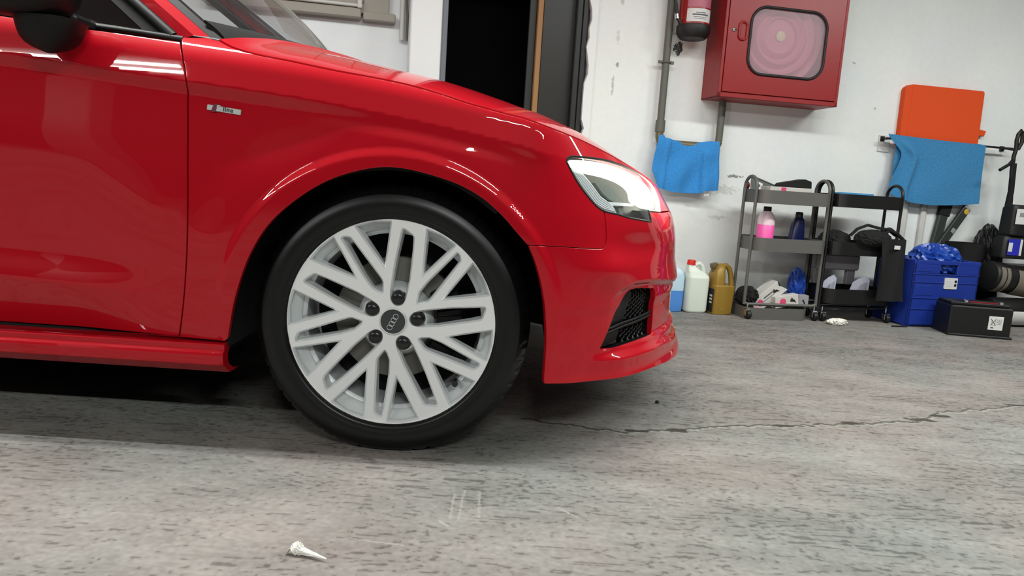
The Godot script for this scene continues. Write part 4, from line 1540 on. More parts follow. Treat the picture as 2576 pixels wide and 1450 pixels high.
# ---------------------------------------------------------------- things on the wall
func make_wall_things() -> void:
	mat("pipe_grey", Color(0.36, 0.36, 0.33), 0.55, 0.2)
	mat("brass", Color(0.42, 0.38, 0.28), 0.5, 0.4)
	mat("cabinet_red", Color(0.53, 0.06, 0.07), 0.38)
	mat("cabinet_side_red", Color(0.53, 0.06, 0.07), 0.45)
	mat("reel_pink", Color(0.66, 0.36, 0.43), 0.5)
	mat("reel_disc", Color(0.72, 0.72, 0.55), 0.6)
	mat("rubber_seal", Color(0.07, 0.05, 0.055), 0.6)
	mat("plain_black", Color(0.03, 0.03, 0.03), 0.55)
	mat("cloth_black", Color(0.022, 0.022, 0.024), 0.9)
	mat("label_white", Color(0.78, 0.78, 0.77), 0.6)
	mat("print_grey", Color(0.32, 0.32, 0.34), 0.7)
	mat("wood_edge", Color(0.58, 0.42, 0.25), 0.6)
	mat("door_brown", Color(0.085, 0.07, 0.055), 0.4)
	mat("orange", Color(0.83, 0.27, 0.02), 0.75)
	mat("panel_beige", Color(0.60, 0.58, 0.54), 0.6)
	mat("conduit_white", Color(0.78, 0.78, 0.76), 0.5)
	var pane := mat("dusty_pane", Color(0.85, 0.74, 0.78, 0.22), 0.3)
	pane.transparency = BaseMaterial3D.TRANSPARENCY_ALPHA
	for k in [["cloth_blue", Color(0.20, 0.54, 0.82)], ["cloth_blue_deep", Color(0.23, 0.52, 0.72)]]:
		var c := mat(k[0], k[1], 0.95)
		c.rim_enabled = true
		c.rim = 0.25
		c.albedo_texture = noise_tex(0.05, Color(0.82, 0.82, 0.82), Color(1, 1, 1), 4, 256, 5)
		c.uv1_triplanar = true
		c.uv1_scale = Vector3.ONE * 6.0
	door_leaf()
	water_pipe()
	hose_cabinet()
	extinguisher()
	cloths()
	left_wall_panel()

func door_leaf() -> void:
	var o := by_wall("door_leaf", "dark brown door leaf with a pale wooden edge standing in the dark doorway", "door", -0.86, 0.0, -0.06)
	var g := G.new()
	g.box(Vector3(0.012, 1.045, 0.0), Vector3(0.176, 2.08, 0.03), 0.003)
	part(g, "face_panel", M.door_brown, o)
	g = G.new()
	g.box(Vector3(-0.0905, 1.045, 0.0), Vector3(0.028, 2.08, 0.036), 0.003)
	part(g, "wooden_edge", M.wood_edge, o)
	g = G.new()
	g.box(Vector3(-0.125, 1.045, -0.02), Vector3(0.038, 2.08, 0.02), 0.003)
	part(g, "rebate", M.frame_dark, o)

func water_pipe() -> void:
	var o := by_wall("water_pipe", "grey metal water pipe beside the extinguisher, its lower bend hidden by a blue cloth", "pipe", -0.275, 0.89, 0.045)
	var g := G.new()
	g.tube([Vector3(0, 0.06, 0), Vector3(0, 1.77, 0)], 0.0195, 14)
	part(g, "pipe", M.pipe_grey, o)
	g = G.new()
	g.tube([Vector3(0, 0.058, 0), Vector3(0, 0.064, 0), Vector3(0, 0.115, 0), Vector3(0, 0.12, 0)], 0.026, 14)
	part(g, "coupling", M.pipe_grey, o)
	g = G.new()
	g.tube([Vector3(0, 0.062, 0), Vector3(0, 0.03, 0), Vector3(0.008, 0.008, 0), Vector3(0.03, 0, 0), Vector3(0.315, 0, 0), Vector3(0.337, 0.008, 0), Vector3(0.345, 0.03, 0)], 0.021, 12)
	part(g, "cross_pipe", M.brass, o)
	g = G.new()
	g.tube([Vector3(0.345, 0.03, 0), Vector3(0.345, 0.252, 0)], 0.0195, 14)
	part(g, "riser", M.pipe_grey, o)
	for y in [0.42]:
		g = G.new()
		g.tube(arc(Vector3(0, y, 0), Vector3(0.023, 0, 0), Vector3(0, 0, 0.023), 0, TAU, 20).slice(0, 20), 0.005, 8, true)
		g.box(Vector3(0, y, -0.02), Vector3(0.012, 0.014, 0.05), 0.002)
		for s in [-1.0, 1.0]:
			g.box(Vector3(s * 0.033, y, 0), Vector3(0.022, 0.016, 0.008), 0.002)
		part(g, "clamp", M.pipe_grey, o)

func hose_cabinet() -> void:
	var o := by_wall("hose_cabinet", "red metal fire hose cabinet with a round-cornered window on the white wall", "cabinet", 0.307, 1.14, 0.001)
	var W := 0.69
	var H := 0.72
	var D := 0.2
	var g := G.new()
	# shell with an open front
	g.box(Vector3(-W / 2 + 0.004, H / 2, D / 2), Vector3(0.008, H, D), 0.002)
	g.box(Vector3(W / 2 - 0.004, H / 2, D / 2), Vector3(0.008, H, D), 0.002)
	g.box(Vector3(0, 0.004, D / 2), Vector3(W, 0.008, D), 0.002)
	g.box(Vector3(0, H - 0.004, D / 2), Vector3(W, 0.008, D), 0.002)
	g.box(Vector3(0, H / 2, 0.004), Vector3(W, H, 0.008), 0.002)
	# rim of the front
	for s in [-1.0, 1.0]:
		g.box(Vector3(s * (W / 2 - 0.008), H / 2, D - 0.004), Vector3(0.016, H, 0.01), 0.002)
	g.box(Vector3(0, 0.012, D - 0.004), Vector3(W, 0.024, 0.01), 0.002)
	g.box(Vector3(0, H - 0.012, D - 0.004), Vector3(W, 0.024, 0.01), 0.002)
	part(g, "shell", M.cabinet_side_red, o)
	# door: a sheet with the window cut out
	g = G.new()
	var x0 := -0.326; var x1 := 0.326; var y0 := 0.028; var y1 := H - 0.028
	var wc := Vector2(0.321 - 0.307, 1.437 - 1.14)
	var win := rounded_rect(0.432, 0.338, 0.085, 10)
	var inner := []
	var outer := []
	for p in win:
		inner.append(Vector3(p.x + wc.x, p.y + wc.y, D + 0.003))
		var d := p.normalized()
		var t := 9.0
		if d.x > 1e-5: t = minf(t, (x1 - wc.x) / d.x)
		if d.x < -1e-5: t = minf(t, (x0 - wc.x) / d.x)
		if d.y > 1e-5: t = minf(t, (y1 - wc.y) / d.y)
		if d.y < -1e-5: t = minf(t, (y0 - wc.y) / d.y)
		outer.append(Vector3(wc.x + d.x * t, wc.y + d.y * t, D + 0.003))
	for i in win.size():
		var j := (i + 1) % win.size()
		g.quad(outer[i], outer[j], inner[j], inner[i], Vector3.BACK)
		g.quad(inner[i], inner[j], inner[j] - Vector3(0, 0, 0.02), inner[i] - Vector3(0, 0, 0.02), Vector3(-win[i].x, -win[i].y, 0))
		# fill the corner between two outer points on different sides
		var c := Vector3(x1 if outer[i].x > 0 else x0, y1 if outer[i].y > wc.y else y0, D + 0.003)
		if absf(outer[i].x - outer[j].x) > 1e-4 and absf(outer[i].y - outer[j].y) > 1e-4:
			g.flat(outer[i], outer[j], c, Vector3.BACK)
	for e in [[x0, y0, x1, y0, Vector3.DOWN], [x1, y0, x1, y1, Vector3.RIGHT], [x1, y1, x0, y1, Vector3.UP], [x0, y1, x0, y0, Vector3.LEFT]]:
		g.quad(Vector3(e[0], e[1], D + 0.003), Vector3(e[2], e[3], D + 0.003), Vector3(e[2], e[3], D - 0.012), Vector3(e[0], e[1], D - 0.012), e[4])
	part(g, "door", M.cabinet_red, o)
	g = G.new()
	var ring := []
	for p in win: ring.append(Vector3(p.x + wc.x, p.y + wc.y, D + 0.004))
	g.tube(ring, 0.0075, 8, true)
	part(g, "window_seal", M.rubber_seal, o)
	g = G.new()
	var w2 := rounded_rect(0.43, 0.336, 0.085, 10)
	for i in w2.size(): w2[i] += wc
	g.prism(w2, D - 0.004, D - 0.001)
	part(g, "window_pane", M.dusty_pane, o)
	# hose reel behind the pane
	g = G.new()
	g.xf = Transform3D(Basis(Vector3.RIGHT, PI / 2), Vector3(-0.012, 0.336, 0))
	var prof := [Vector2(0.0, 0.165), Vector2(0.05, 0.168), Vector2(0.085, 0.160)]
	for k in 9:
		prof.append(Vector2(0.092 + k * 0.017, 0.148 + (0.024 if k % 3 == 0 else 0.0)))
	prof.append(Vector2(0.25, 0.150)); prof.append(Vector2(0.31, 0.03))
	prof.reverse()
	g.lathe(prof, 64)
	part(g, "hose_reel", M.reel_pink, o)
	g = G.new()
	g.xf = Transform3D(Basis(Vector3.RIGHT, PI / 2), Vector3(-0.012, 0.336, 0.168))
	g.lathe([Vector2(0.026, 0.0), Vector2(0.026, 0.006), Vector2(0.008, 0.010), Vector2(0.0, 0.010)], 32)
	part(g, "reel_hub", M.reel_disc, o)
	# pull handle, lock, top emblem plate
	g = G.new()
	var hx := 0.064 - 0.307
	var loop := rounded_rect(0.042, 0.088, 0.02, 6)
	var path := []
	for p in loop: path.append(Vector3(hx + p.x, 0.336 + p.y, D + 0.005))
	g.tube(path, 0.007, 8, true)
	g.box(Vector3(hx, 0.336, D + 0.001), Vector3(0.03, 0.075, 0.006), 0.002)
	part(g, "pull_handle", M.cabinet_side_red, o)
	g = G.new()
	g.xf = Transform3D(Basis(Vector3.RIGHT, PI / 2), Vector3(0.016 - 0.307, 0.338, D + 0.002))
	g.lathe([Vector2(0.010, 0.0), Vector2(0.010, 0.006), Vector2(0.0, 0.007)], 20)
	part(g, "lock", M.chrome, o)
	g = G.new()
	g.xf = Transform3D(Basis(Vector3.RIGHT, PI / 2), Vector3(0.0, 0.562, D + 0.002))
	g.lathe([Vector2(0.046, 0.0), Vector2(0.046, 0.006), Vector2(0.038, 0.007), Vector2(0.037, 0.003), Vector2(0.0, 0.003)], 32)
	part(g, "round_plate", M.rubber_seal, o)
	g = G.new()
	g.xf = Transform3D(Basis(Vector3.RIGHT, PI / 2), Vector3(0.0, 0.562, D + 0.0052))
	g.lathe([Vector2(0.037, 0.0), Vector2(0.034, 0.002), Vector2(0.0, 0.002)], 32)
	part(g, "plate_centre", M.label_white, o)

func extinguisher() -> void:
	var o := by_wall("fire_extinguisher", "red fire extinguisher with a black foot hanging beside the hose cabinet", "extinguisher", -0.164, 1.43, 0.10)
	mat("ext_red", Color(0.55, 0.06, 0.07), 0.3)
	var g := G.new()
	g.lathe([Vector2(0.0, 0.03), Vector2(0.079, 0.03), Vector2(0.080, 0.06), Vector2(0.080, 0.40), Vector2(0.074, 0.44), Vector2(0.05, 0.475), Vector2(0.022, 0.49), Vector2(0.022, 0.52), Vector2(0.0, 0.52)], 40)
	part(g, "cylinder", M.ext_red, o)
	g = G.new()
	g.lathe([Vector2(0.0, 0.0), Vector2(0.066, 0.0), Vector2(0.076, 0.010), Vector2(0.0865, 0.028), Vector2(0.0875, 0.062), Vector2(0.0805, 0.066)], 40)
	part(g, "foot", M.plain_black, o)
	# labels wrapped round the front
	for k in [[0.074, 0.138, "label_plate", M.label_white], [0.145, 0.30, "instruction_label", M.reel_pink]]:
		g = G.new()
		g.lathe([Vector2(0.0806, k[0]), Vector2(0.0808, k[0] + 0.001), Vector2(0.0808, k[1] - 0.001), Vector2(0.0806, k[1])], 20, deg_to_rad(40), deg_to_rad(142))
		part(g, k[2], k[3], o)
	for k in [[0.118, 38, 0.004], [0.108, 62, 0.007], [0.096, 54, 0.0022], [0.088, 50, 0.002]]:
		g = G.new()
		g.lathe([Vector2(0.0811, k[0] - k[2] / 2), Vector2(0.0811, k[0] + k[2] / 2)], 12, deg_to_rad(90 - k[1] * 0.5), deg_to_rad(90 + k[1] * 0.5))
		part(g, "print_line", M.print_grey, o)
	g = G.new()
	g.tube([Vector3(-0.075, 0.06, 0.02), Vector3(-0.098, 0.09, 0.02), Vector3(-0.108, 0.14, 0.01), Vector3(-0.125, 0.24, 0.0), Vector3(-0.12, 0.36, 0.0), Vector3(-0.07, 0.47, 0.0), Vector3(-0.01, 0.50, 0.0)], 0.009, 10)
	part(g, "hose", M.plain_black, o)
	g = G.new()
	g.tube([Vector3(-0.1005, 0.088, 0.02), Vector3(-0.1045, 0.112, 0.017)], 0.011, 10)
	part(g, "hose_clip", M.chrome, o)
	g = G.new()
	g.box(Vector3(0, 0.36, -0.089), Vector3(0.05, 0.16, 0.018), 0.003)
	g.box(Vector3(0, 0.54, 0), Vector3(0.04, 0.05, 0.12), 0.006)
	part(g, "valve_bracket", M.plain_black, o)

func cloths() -> void:
	# cloth over the cross pipe: two gathers with a sagging middle
	var o := by_wall("hanging_cloth", "bright blue microfibre cloth draped over the pipe under the hose cabinet", "cloth", -0.10, 0.62, 0.0, 0.0, "blue cloths")
	var g := G.new()
	g.sheet(func(s: float, t: float) -> Vector3:
		var top := lerpf(-0.185, 0.165, s)
		var bot := lerpf(-0.215, 0.182, s)
		var yt := 0.298 - 0.018 * sin(PI * clampf((s - 0.12) / 0.72, 0, 1)) + (0.012 if s < 0.1 else 0.0)
		var yb := 0.012 + 0.032 * pow(absf(s - 0.45) * 2.0, 2.0) * (1.6 if s < 0.45 else 0.35)
		if s < 0.12: yb += 0.07 * (1.0 - s / 0.12)
		if s > 0.74: yb += 0.012
		var fold := 0.010 * sin(s * 17.0 + t * 1.5) * t + 0.016 * (sstep(0.70, 0.75, s) - sstep(0.97, 1.0, s)) * sstep(0.05, 0.3, t) + 0.010 * exp(-pow((s - 0.17) / 0.03, 2.0))
		return Vector3(lerpf(top, bot, pow(t, 0.8)), lerpf(yt, yb, t), 0.072 + fold + 0.006 * sin(t * 7.0 + s * 9.0) - 0.012 * exp(-t * 18.0)), 60, 36, 0.003)
	part(g, "front_fall", M.cloth_blue, o)
	g = G.new()
	g.sheet(func(s: float, t: float) -> Vector3:
		return Vector3(lerpf(-0.175, 0.155, s), lerpf(0.292 - 0.014 * sin(PI * s), 0.10, t), 0.018 + 0.004 * sin(s * 14.0) * t), 30, 10, 0.003)
	part(g, "back_fall", M.cloth_blue, o)
	g = G.new()
	g.box(Vector3(0.112, 0.010, 0.082), Vector3(0.03, 0.014, 0.002), 0.0005)
	part(g, "care_tag", M.label_white, o)
	# towel rail with a larger cloth
	o = by_wall("towel_rail", "thin dark wall rail holding the larger blue cloth", "rail", 1.5, 1.0, 0.0)
	g = G.new()
	g.tube([Vector3(-0.42, 0.013, 0.062), Vector3(0.43, 0.013, 0.062)], 0.006, 10)
	part(g, "bar", M.plain_black, o)
	for x in [-0.40, 0.41]:
		g = G.new()
		g.tube([Vector3(x, 0.013, 0.0), Vector3(x, 0.013, 0.062)], 0.006, 8)
		g.box(Vector3(x, 0.013, 0.004), Vector3(0.03, 0.03, 0.008), 0.002)
		part(g, "bracket", M.plain_black, o)
	o = by_wall("hanging_cloth", "large blue cloth with a pointed upper left corner hanging below the orange case", "cloth", 1.43, 0.64, 0.0, 0.0, "blue cloths")
	g = G.new()
	g.sheet(func(s: float, t: float) -> Vector3:
		var xl := -0.345 + 0.075 * sstep(0.0, 0.35, t) + 0.025 * sin(t * 5.0)
		var x := lerpf(xl, 0.303 + 0.012 * t, s)
		var yt := 0.386 + 0.012 * (1.0 - s) * (1.0 - s) - 0.006 * s
		var yb := lerpf(0.02, 0.037, s) - 0.016 * sin(PI * s) + 0.05 * pow(1.0 - s, 6.0)
		var fold := 0.026 * exp(-pow((s - 0.13 - 0.03 * t) / 0.045, 2.0)) * sstep(0.02, 0.3, t) - 0.015 * exp(-pow((s - 0.22) / 0.04, 2.0)) * t
		return Vector3(x, lerpf(yt, yb, t), 0.070 + fold + 0.004 * sin(s * 9.0 + t * 5.0) * t), 60, 36, 0.003)
	part(g, "front_fall", M.cloth_blue_deep, o)
	g = G.new()
	g.sheet(func(s: float, t: float) -> Vector3:
		return Vector3(lerpf(-0.27, 0.29, s), lerpf(0.384, 0.17, t), 0.048 + 0.003 * sin(s * 11.0) * t), 24, 8, 0.003)
	part(g, "back_fall", M.cloth_blue_deep, o)
	# orange case behind the rail
	o = by_wall("orange_case", "flat orange case with a side tab mounted above the larger blue cloth", "case", 1.448, 0.98, 0.0)
	g = G.new()
	g.prism(rounded(PackedVector2Array([Vector2(-0.262, 0.0), Vector2(0.262, 0.0), Vector2(0.254, 0.347), Vector2(-0.232, 0.347), Vector2(-0.266, 0.325)]), 0.016, 4), 0.001, 0.040, 0.003)
	part(g, "body", M.orange, o)
	g = G.new()
	g.box(Vector3(-0.222, 0.17, 0.0405), Vector3(0.006, 0.33, 0.003), 0.001)
	part(g, "hinge_line", M.orange, o)
	g = G.new()
	g.prism(PackedVector2Array([Vector2(0.255, 0.095), Vector2(0.303, 0.093), Vector2(0.312, 0.124), Vector2(0.26, 0.132)]), 0.005, 0.03, 0.002)
	part(g, "tab", M.orange, o)
	o = by_wall("paper_card", "small blank white card on the wall behind the larger blue cloth", "card", 1.115, 0.94, 0.0)
	g = G.new()
	g.box(Vector3(0.0, 0.047, 0.0035), Vector3(0.075, 0.094, 0.005), 0.001)
	part(g, "card", M.label_white, o)
	# conduits behind the trolley
	for k in [[1.305, "first"], [1.43, "second"]]:
		o = by_wall("wall_conduit", "pale vertical conduit below the larger blue cloth, %s" % ("nearer the black trolley" if k[1] == "first" else "nearer the spirit level"), "conduit", k[0], 0.0, 0.001, 0.0, "pale conduits")
		g = G.new()
		g.box(Vector3(0, 0.42, 0.011), Vector3(0.03, 0.84, 0.022), 0.004)
		part(g, "trunking", M.conduit_white, o)
		g = G.new()
		g.tube([Vector3(0.028, 0.0, 0.007), Vector3(0.026, 0.4, 0.007), Vector3(0.027, 0.84, 0.007)], 0.004, 8)
		part(g, "cable", M.conduit_white, o)

func left_wall_panel() -> void:
	# beige boxing with a rail along its foot, high on the left wall
	var o := by_wall("wall_boxing", "beige panelled boxing high on the wall behind the windscreen", "panel", -2.1, 1.43, -0.299)
	var g := G.new()
	g.box(Vector3(-0.10, 0.30, 0.02), Vector3(0.95, 0.54, 0.04), 0.004)
	part(g, "board", M.panel_beige, o)
	for x in [0.05, 0.24]:
		g = G.new()
		g.box(Vector3(x, 0.33, 0.043), Vector3(0.005, 0.5, 0.006), 0.001)
		part(g, "joint_strip", M.pipe_grey, o)
	g = G.new()
	g.box(Vector3(-0.16, 0.026, 0.03), Vector3(0.78, 0.05, 0.06), 0.006)
	part(g, "foot_rail", M.panel_beige, o)
	g = G.new()
	g.box(Vector3(0.325, 0.018, 0.025), Vector3(0.17, 0.045, 0.05), 0.006)
	part(g, "end_block", M.panel_beige, o)
	g = G.new()
	g.tube([Vector3(-0.30, 0.066, 0.055), Vector3(0.215, 0.063, 0.055)], 0.009, 10)
	part(g, "conduit_run", M.conduit_white, o)
	g = G.new()
	g.box(Vector3(0.222, 0.072, 0.055), Vector3(0.024, 0.045, 0.026), 0.004)
	part(g, "junction", M.conduit_white, o)
	o = by_wall("vertical_conduit", "pair of pale cable pipes ending beside the white pier", "conduit", -1.655, 1.345, -0.275)
	g = G.new()
	g.tube([Vector3(0, 0, 0), Vector3(0.0, 1.3, 0)], 0.013, 12)
	part(g, "wide_pipe", M.conduit_white, o)
	g = G.new()
	g.tube([Vector3(0.027, 0.0, 0.006), Vector3(0.028, 0.12, 0.006), Vector3(0.020, 0.22, 0.006), Vector3(0.028, 0.32, 0.006), Vector3(0.028, 1.3, 0.006)], 0.006, 10)
	part(g, "thin_cable", M.pipe_grey, o)

# ---------------------------------------------------------------- things on the floor by the wall
func make_floor_things() -> void:
	mat("trolley_grey", Color(0.36, 0.355, 0.34), 0.45, 0.1)
	mat("trolley_black", Color(0.035, 0.036, 0.038), 0.45)
	mat("jug_white", Color(0.80, 0.83, 0.79), 0.45)
	mat("cap_red", Color(0.78, 0.12, 0.09), 0.45)
	mat("jug_gold", Color(0.56, 0.44, 0.16), 0.42, 0.15)
	mat("liquid_blue", Color(0.30, 0.52, 0.80), 0.35)
	mat("jug_clear", Color(0.70, 0.80, 0.86), 0.4)
	mat("liquid_pink", Color(0.95, 0.36, 0.66), 0.35)
	mat("bottle_milky", Color(0.90, 0.80, 0.84), 0.4)
	mat("bottle_blue", Color(0.05, 0.08, 0.24), 0.3)
	mat("box_white", Color(0.74, 0.73, 0.71), 0.7)
	mat("box_grey", Color(0.55, 0.54, 0.56), 0.7)
	mat("print_pink", Color(0.80, 0.25, 0.42), 0.6)
	mat("print_pale", Color(0.85, 0.66, 0.64), 0.6)
	mat("print_dark", Color(0.07, 0.07, 0.06), 0.7)
	mat("crate_blue", Color(0.08, 0.18, 0.52), 0.45)
	mat("bag_blue", Color(0.10, 0.25, 0.60), 0.3)
	mat("battery_black", Color(0.030, 0.031, 0.032), 0.5)
	mat("paper", Color(0.72, 0.72, 0.78), 0.8)
	mat("tissue", Color(0.86, 0.85, 0.82), 0.9)
	mat("label_blue", Color(0.14, 0.16, 0.62), 0.5)
	mat("roll_grey", Color(0.42, 0.39, 0.35), 0.6)
	mat("yellow", Color(0.75, 0.62, 0.22), 0.5)
	mat("level_grey", Color(0.22, 0.24, 0.23), 0.5, 0.3)
	mat("red_plastic", Color(0.45, 0.05, 0.07), 0.4)
	jugs()
	var t := trolley("grey metal trolley beside the gold canister", M.trolley_grey, 0.372, 0.28, [0.362, 0.607], 0.0)
	trolley_things()
	trolley("black metal trolley beside the blue crate", M.trolley_black, 0.808, 0.28, [0.10, 0.362, 0.612], 0.0)
	black_trolley_things()
	crate_and_battery()
	right_corner()
	litter()

func jugs() -> void:
	# half-filled clear can, mostly behind the bumper
	var o := by_wall("jerry_can", "clear can part-filled with blue liquid behind the bumper", "canister", -0.188, 0.0, 0.17)
	var g := G.new()
	loft(g, [[0.0, 0, 0, 0.056, 0.052], [0.006, 0, 0, 0.064, 0.058], [0.05, 0, 0, 0.066, 0.06], [0.115, 0, 0, 0.066, 0.06]], 5.0)
	part(g, "liquid", M.liquid_blue, o)
	g = G.new()
	loft(g, [[0.1155, 0, 0, 0.066, 0.06], [0.19, 0, 0, 0.066, 0.06], [0.225, -0.004, 0, 0.058, 0.052], [0.25, -0.02, 0, 0.03, 0.03], [0.27, -0.025, 0, 0.02, 0.02]], 5.0)
	part(g, "upper_body", M.jug_clear, o)
	g = G.new()
	g.tube([Vector3(-0.025, 0.268, 0), Vector3(-0.025, 0.292, 0)], 0.024, 16)
	part(g, "cap", M.cap_red, o)
	# white can, red cap
	o = by_wall("jerry_can", "white plastic can with a red cap between the blue can and the gold canister", "canister", -0.053, 0.0, 0.19)
	g = G.new()
	loft(g, [[0.0, 0, 0, 0.050, 0.050], [0.004, 0, 0, 0.058, 0.056], [0.016, 0, 0, 0.064, 0.062], [0.10, 0.0, 0, 0.065, 0.062], [0.185, 0.002, 0, 0.064, 0.062], [0.200, 0.002, 0, 0.061, 0.058], [0.215, -0.002, 0, 0.050, 0.040], [0.228, -0.018, 0, 0.036, 0.028], [0.246, -0.030, 0, 0.022, 0.022], [0.258, -0.032, 0, 0.018, 0.018]], 4.0)
	part(g, "body", M.jug_white, o)
	g = G.new()
	g.tube([Vector3(-0.022, 0.240, 0.0), Vector3(-0.006, 0.256, 0.0), Vector3(0.014, 0.262, 0.0), Vector3(0.030, 0.252, 0.0), Vector3(0.042, 0.228, 0.0), Vector3(0.048, 0.200, 0.0)], 0.0125, 12)
	part(g, "handle", M.jug_white, o)
	g = G.new()
	g.xf = Transform3D(Basis(Vector3.BACK, -0.05), Vector3(-0.032, 0.255, 0))
	g.lathe([Vector2(0.0235, 0.0), Vector2(0.0235, 0.005), Vector2(0.022, 0.006), Vector2(0.0225, 0.022), Vector2(0.019, 0.026), Vector2(0.0, 0.027)], 24)
	part(g, "cap", M.cap_red, o)
	# gold canister with a moulded grip
	o = by_wall("oil_canister", "gold plastic oil canister with a moulded side grip beside the white can", "canister", 0.082, 0.0, 0.21)
	g = G.new()
	loft(g, [[0.0, 0, 0, 0.054, 0.060], [0.006, 0, 0, 0.060, 0.066], [0.08, 0.002, 0, 0.062, 0.068], [0.150, 0.004, 0, 0.062, 0.068], [0.158, 0.004, 0, 0.058, 0.064]], 5.0)
	part(g, "body", M.jug_gold, o)
	g = G.new()
	loft(g, [[0.150, -0.022, 0, 0.034, 0.060], [0.20, -0.022, 0, 0.032, 0.058], [0.235, -0.018, 0, 0.028, 0.046], [0.258, -0.008, 0, 0.026, 0.034], [0.268, -0.002, 0, 0.016, 0.02]], 3.5)
	part(g, "shoulder", M.jug_gold, o)
	g = G.new()
	g.tube([Vector3(-0.008, 0.256, 0.012), Vector3(0.016, 0.262, 0.014), Vector3(0.036, 0.248, 0.016), Vector3(0.048, 0.215, 0.018), Vector3(0.055, 0.17, 0.02), Vector3(0.056, 0.14, 0.02)], 0.014, 12)
	part(g, "grip", M.jug_gold, o)
	g = G.new()
	g.xf = Transform3D(Basis(Vector3.BACK, 0.25), Vector3(-0.040, 0.238, 0))
	g.lathe([Vector2(0.016, -0.01), Vector2(0.016, 0.008), Vector2(0.021, 0.010), Vector2(0.021, 0.03), Vector2(0.018, 0.033), Vector2(0.0, 0.034)], 20)
	part(g, "cap", M.brass, o)
	g = G.new()
	g.tube(arc(Vector3(-0.005, 0.050, 0.066), Vector3(0.022, 0, 0), Vector3(0, 0.022, 0), PI * 1.05, PI * 1.75, 10), 0.0016, 6)
	part(g, "moulded_mark", M.jug_gold, o)
	# printed side label, seen edge-on
	g = G.new()
	g.box(Vector3(-0.0595, 0.075, 0.02), Vector3(0.004, 0.125, 0.075), 0.001)
	part(g, "side_label", M.print_dark, o)
	g = G.new()
	for k in 3:
		g.box(Vector3(-0.0617, 0.10 - k * 0.018, 0.035), Vector3(0.0006, 0.010, 0.03), 0.0)
	part(g, "label_print", M.label_white, o)

# open tray with rounded corners, rim rolled over; centred on x = z = 0
func tray(g: G, w: float, d: float, y0: float, y1: float, r := 0.05) -> void:
	var out := rounded_rect(w, d, r, 6)
	var inn := rounded_rect(w - 0.006, d - 0.006, r - 0.003, 6)
	var c := Vector3(0, y0, 0)
	for i in out.size():
		var j := (i + 1) % out.size()
		var a := Vector3(out[i].x, y0, out[i].y)
		var b := Vector3(out[j].x, y0, out[j].y)
		var n := Vector3(out[i].x, 0, out[i].y)
		var h := Vector3(0, y1 - y0, 0)
		var ia := Vector3(inn[i].x, y0 + 0.004, inn[i].y)
		var ib := Vector3(inn[j].x, y0 + 0.004, inn[j].y)
		g.quad(a, b, b + h, a + h, n)
		g.quad(ia, ib, Vector3(ib.x, y1, ib.z), Vector3(ia.x, y1, ia.z), -n)
		g.quad(a + h, b + h, Vector3(ib.x, y1, ib.z), Vector3(ia.x, y1, ia.z), Vector3.UP)
		g.flat(c, a, b, Vector3.DOWN)
		g.flat(c + Vector3(0, 0.004, 0), ia, ib, Vector3.UP)

func trolley(label: String, m: Material, a: float, d: float, levels: Array, turn: float) -> Node3D:
	var o := by_wall("trolley", label, "trolley", a, 0.0, d, turn, "three-tier trolleys")
	var w := 0.40
	var dp := 0.24
	for y in levels:
		var g := G.new()
		tray(g, w, dp, y, y + (0.069 if y > 0.2 else 0.08))
		part(g, "tray", m, o)
	for s in [-1.0, 1.0]:
		var x: float = s * (w / 2 + 0.0085)
		var g := G.new()
		var path := [Vector3(x, 0.075, 0.062)]
		path.append_array(arc(Vector3(x, 0.685, 0), Vector3(0, 0, 0.062), Vector3(0, 0.058, 0), 0, PI, 12))
		path.append(Vector3(x, 0.075, -0.062))
		g.tube(path, 0.0085, 10)
		part(g, "end_frame", m, o)
		for z in [-1.0, 1.0]:
			g = G.new()
			for y in levels:
				g.tube([Vector3(x, y + 0.035, z * 0.062), Vector3(x - s * 0.012, y + 0.035, z * 0.062)], 0.005, 8)
			part(g, "screws", M.chrome, o)
			# caster
			g = G.new()
			g.box(Vector3(x * 0.93, 0.046, z * 0.075), Vector3(0.028, 0.016, 0.028), 0.003)
			g.box(Vector3(x * 0.93 - 0.014, 0.034, z * 0.075 + 0.006), Vector3(0.004, 0.034, 0.024), 0.001)
			g.box(Vector3(x * 0.93 + 0.014, 0.034, z * 0.075 + 0.006), Vector3(0.004, 0.034, 0.024), 0.001)
			g.tube([Vector3(x * 0.93, 0.05, z * 0.075), Vector3(x * 0.93, 0.078, z * 0.075)], 0.005, 8)
			part(g, "caster_fork", M.chrome, o)
			g = G.new()
			g.xf = Transform3D(Basis(Vector3.BACK, PI / 2), Vector3(x * 0.93, 0.024, z * 0.075 + 0.012))
			g.lathe([Vector2(0.0, -0.011), Vector2(0.021, -0.011), Vector2(0.024, -0.008), Vector2(0.024, 0.008), Vector2(0.021, 0.011), Vector2(0.0, 0.011)], 20)
			part(g, "caster_wheel", M.plain_black, o)
	for z in [-1.0, 1.0]:
		var g := G.new()
		g.tube([Vector3(-w / 2 - 0.0085, 0.085, z * 0.062), Vector3(-w / 2 + 0.01, 0.076, z * 0.062), Vector3(w / 2 - 0.01, 0.076, z * 0.062), Vector3(w / 2 + 0.0085, 0.085, z * 0.062)], 0.0085, 10)
		part(g, "bottom_rail", m, o)
	return o

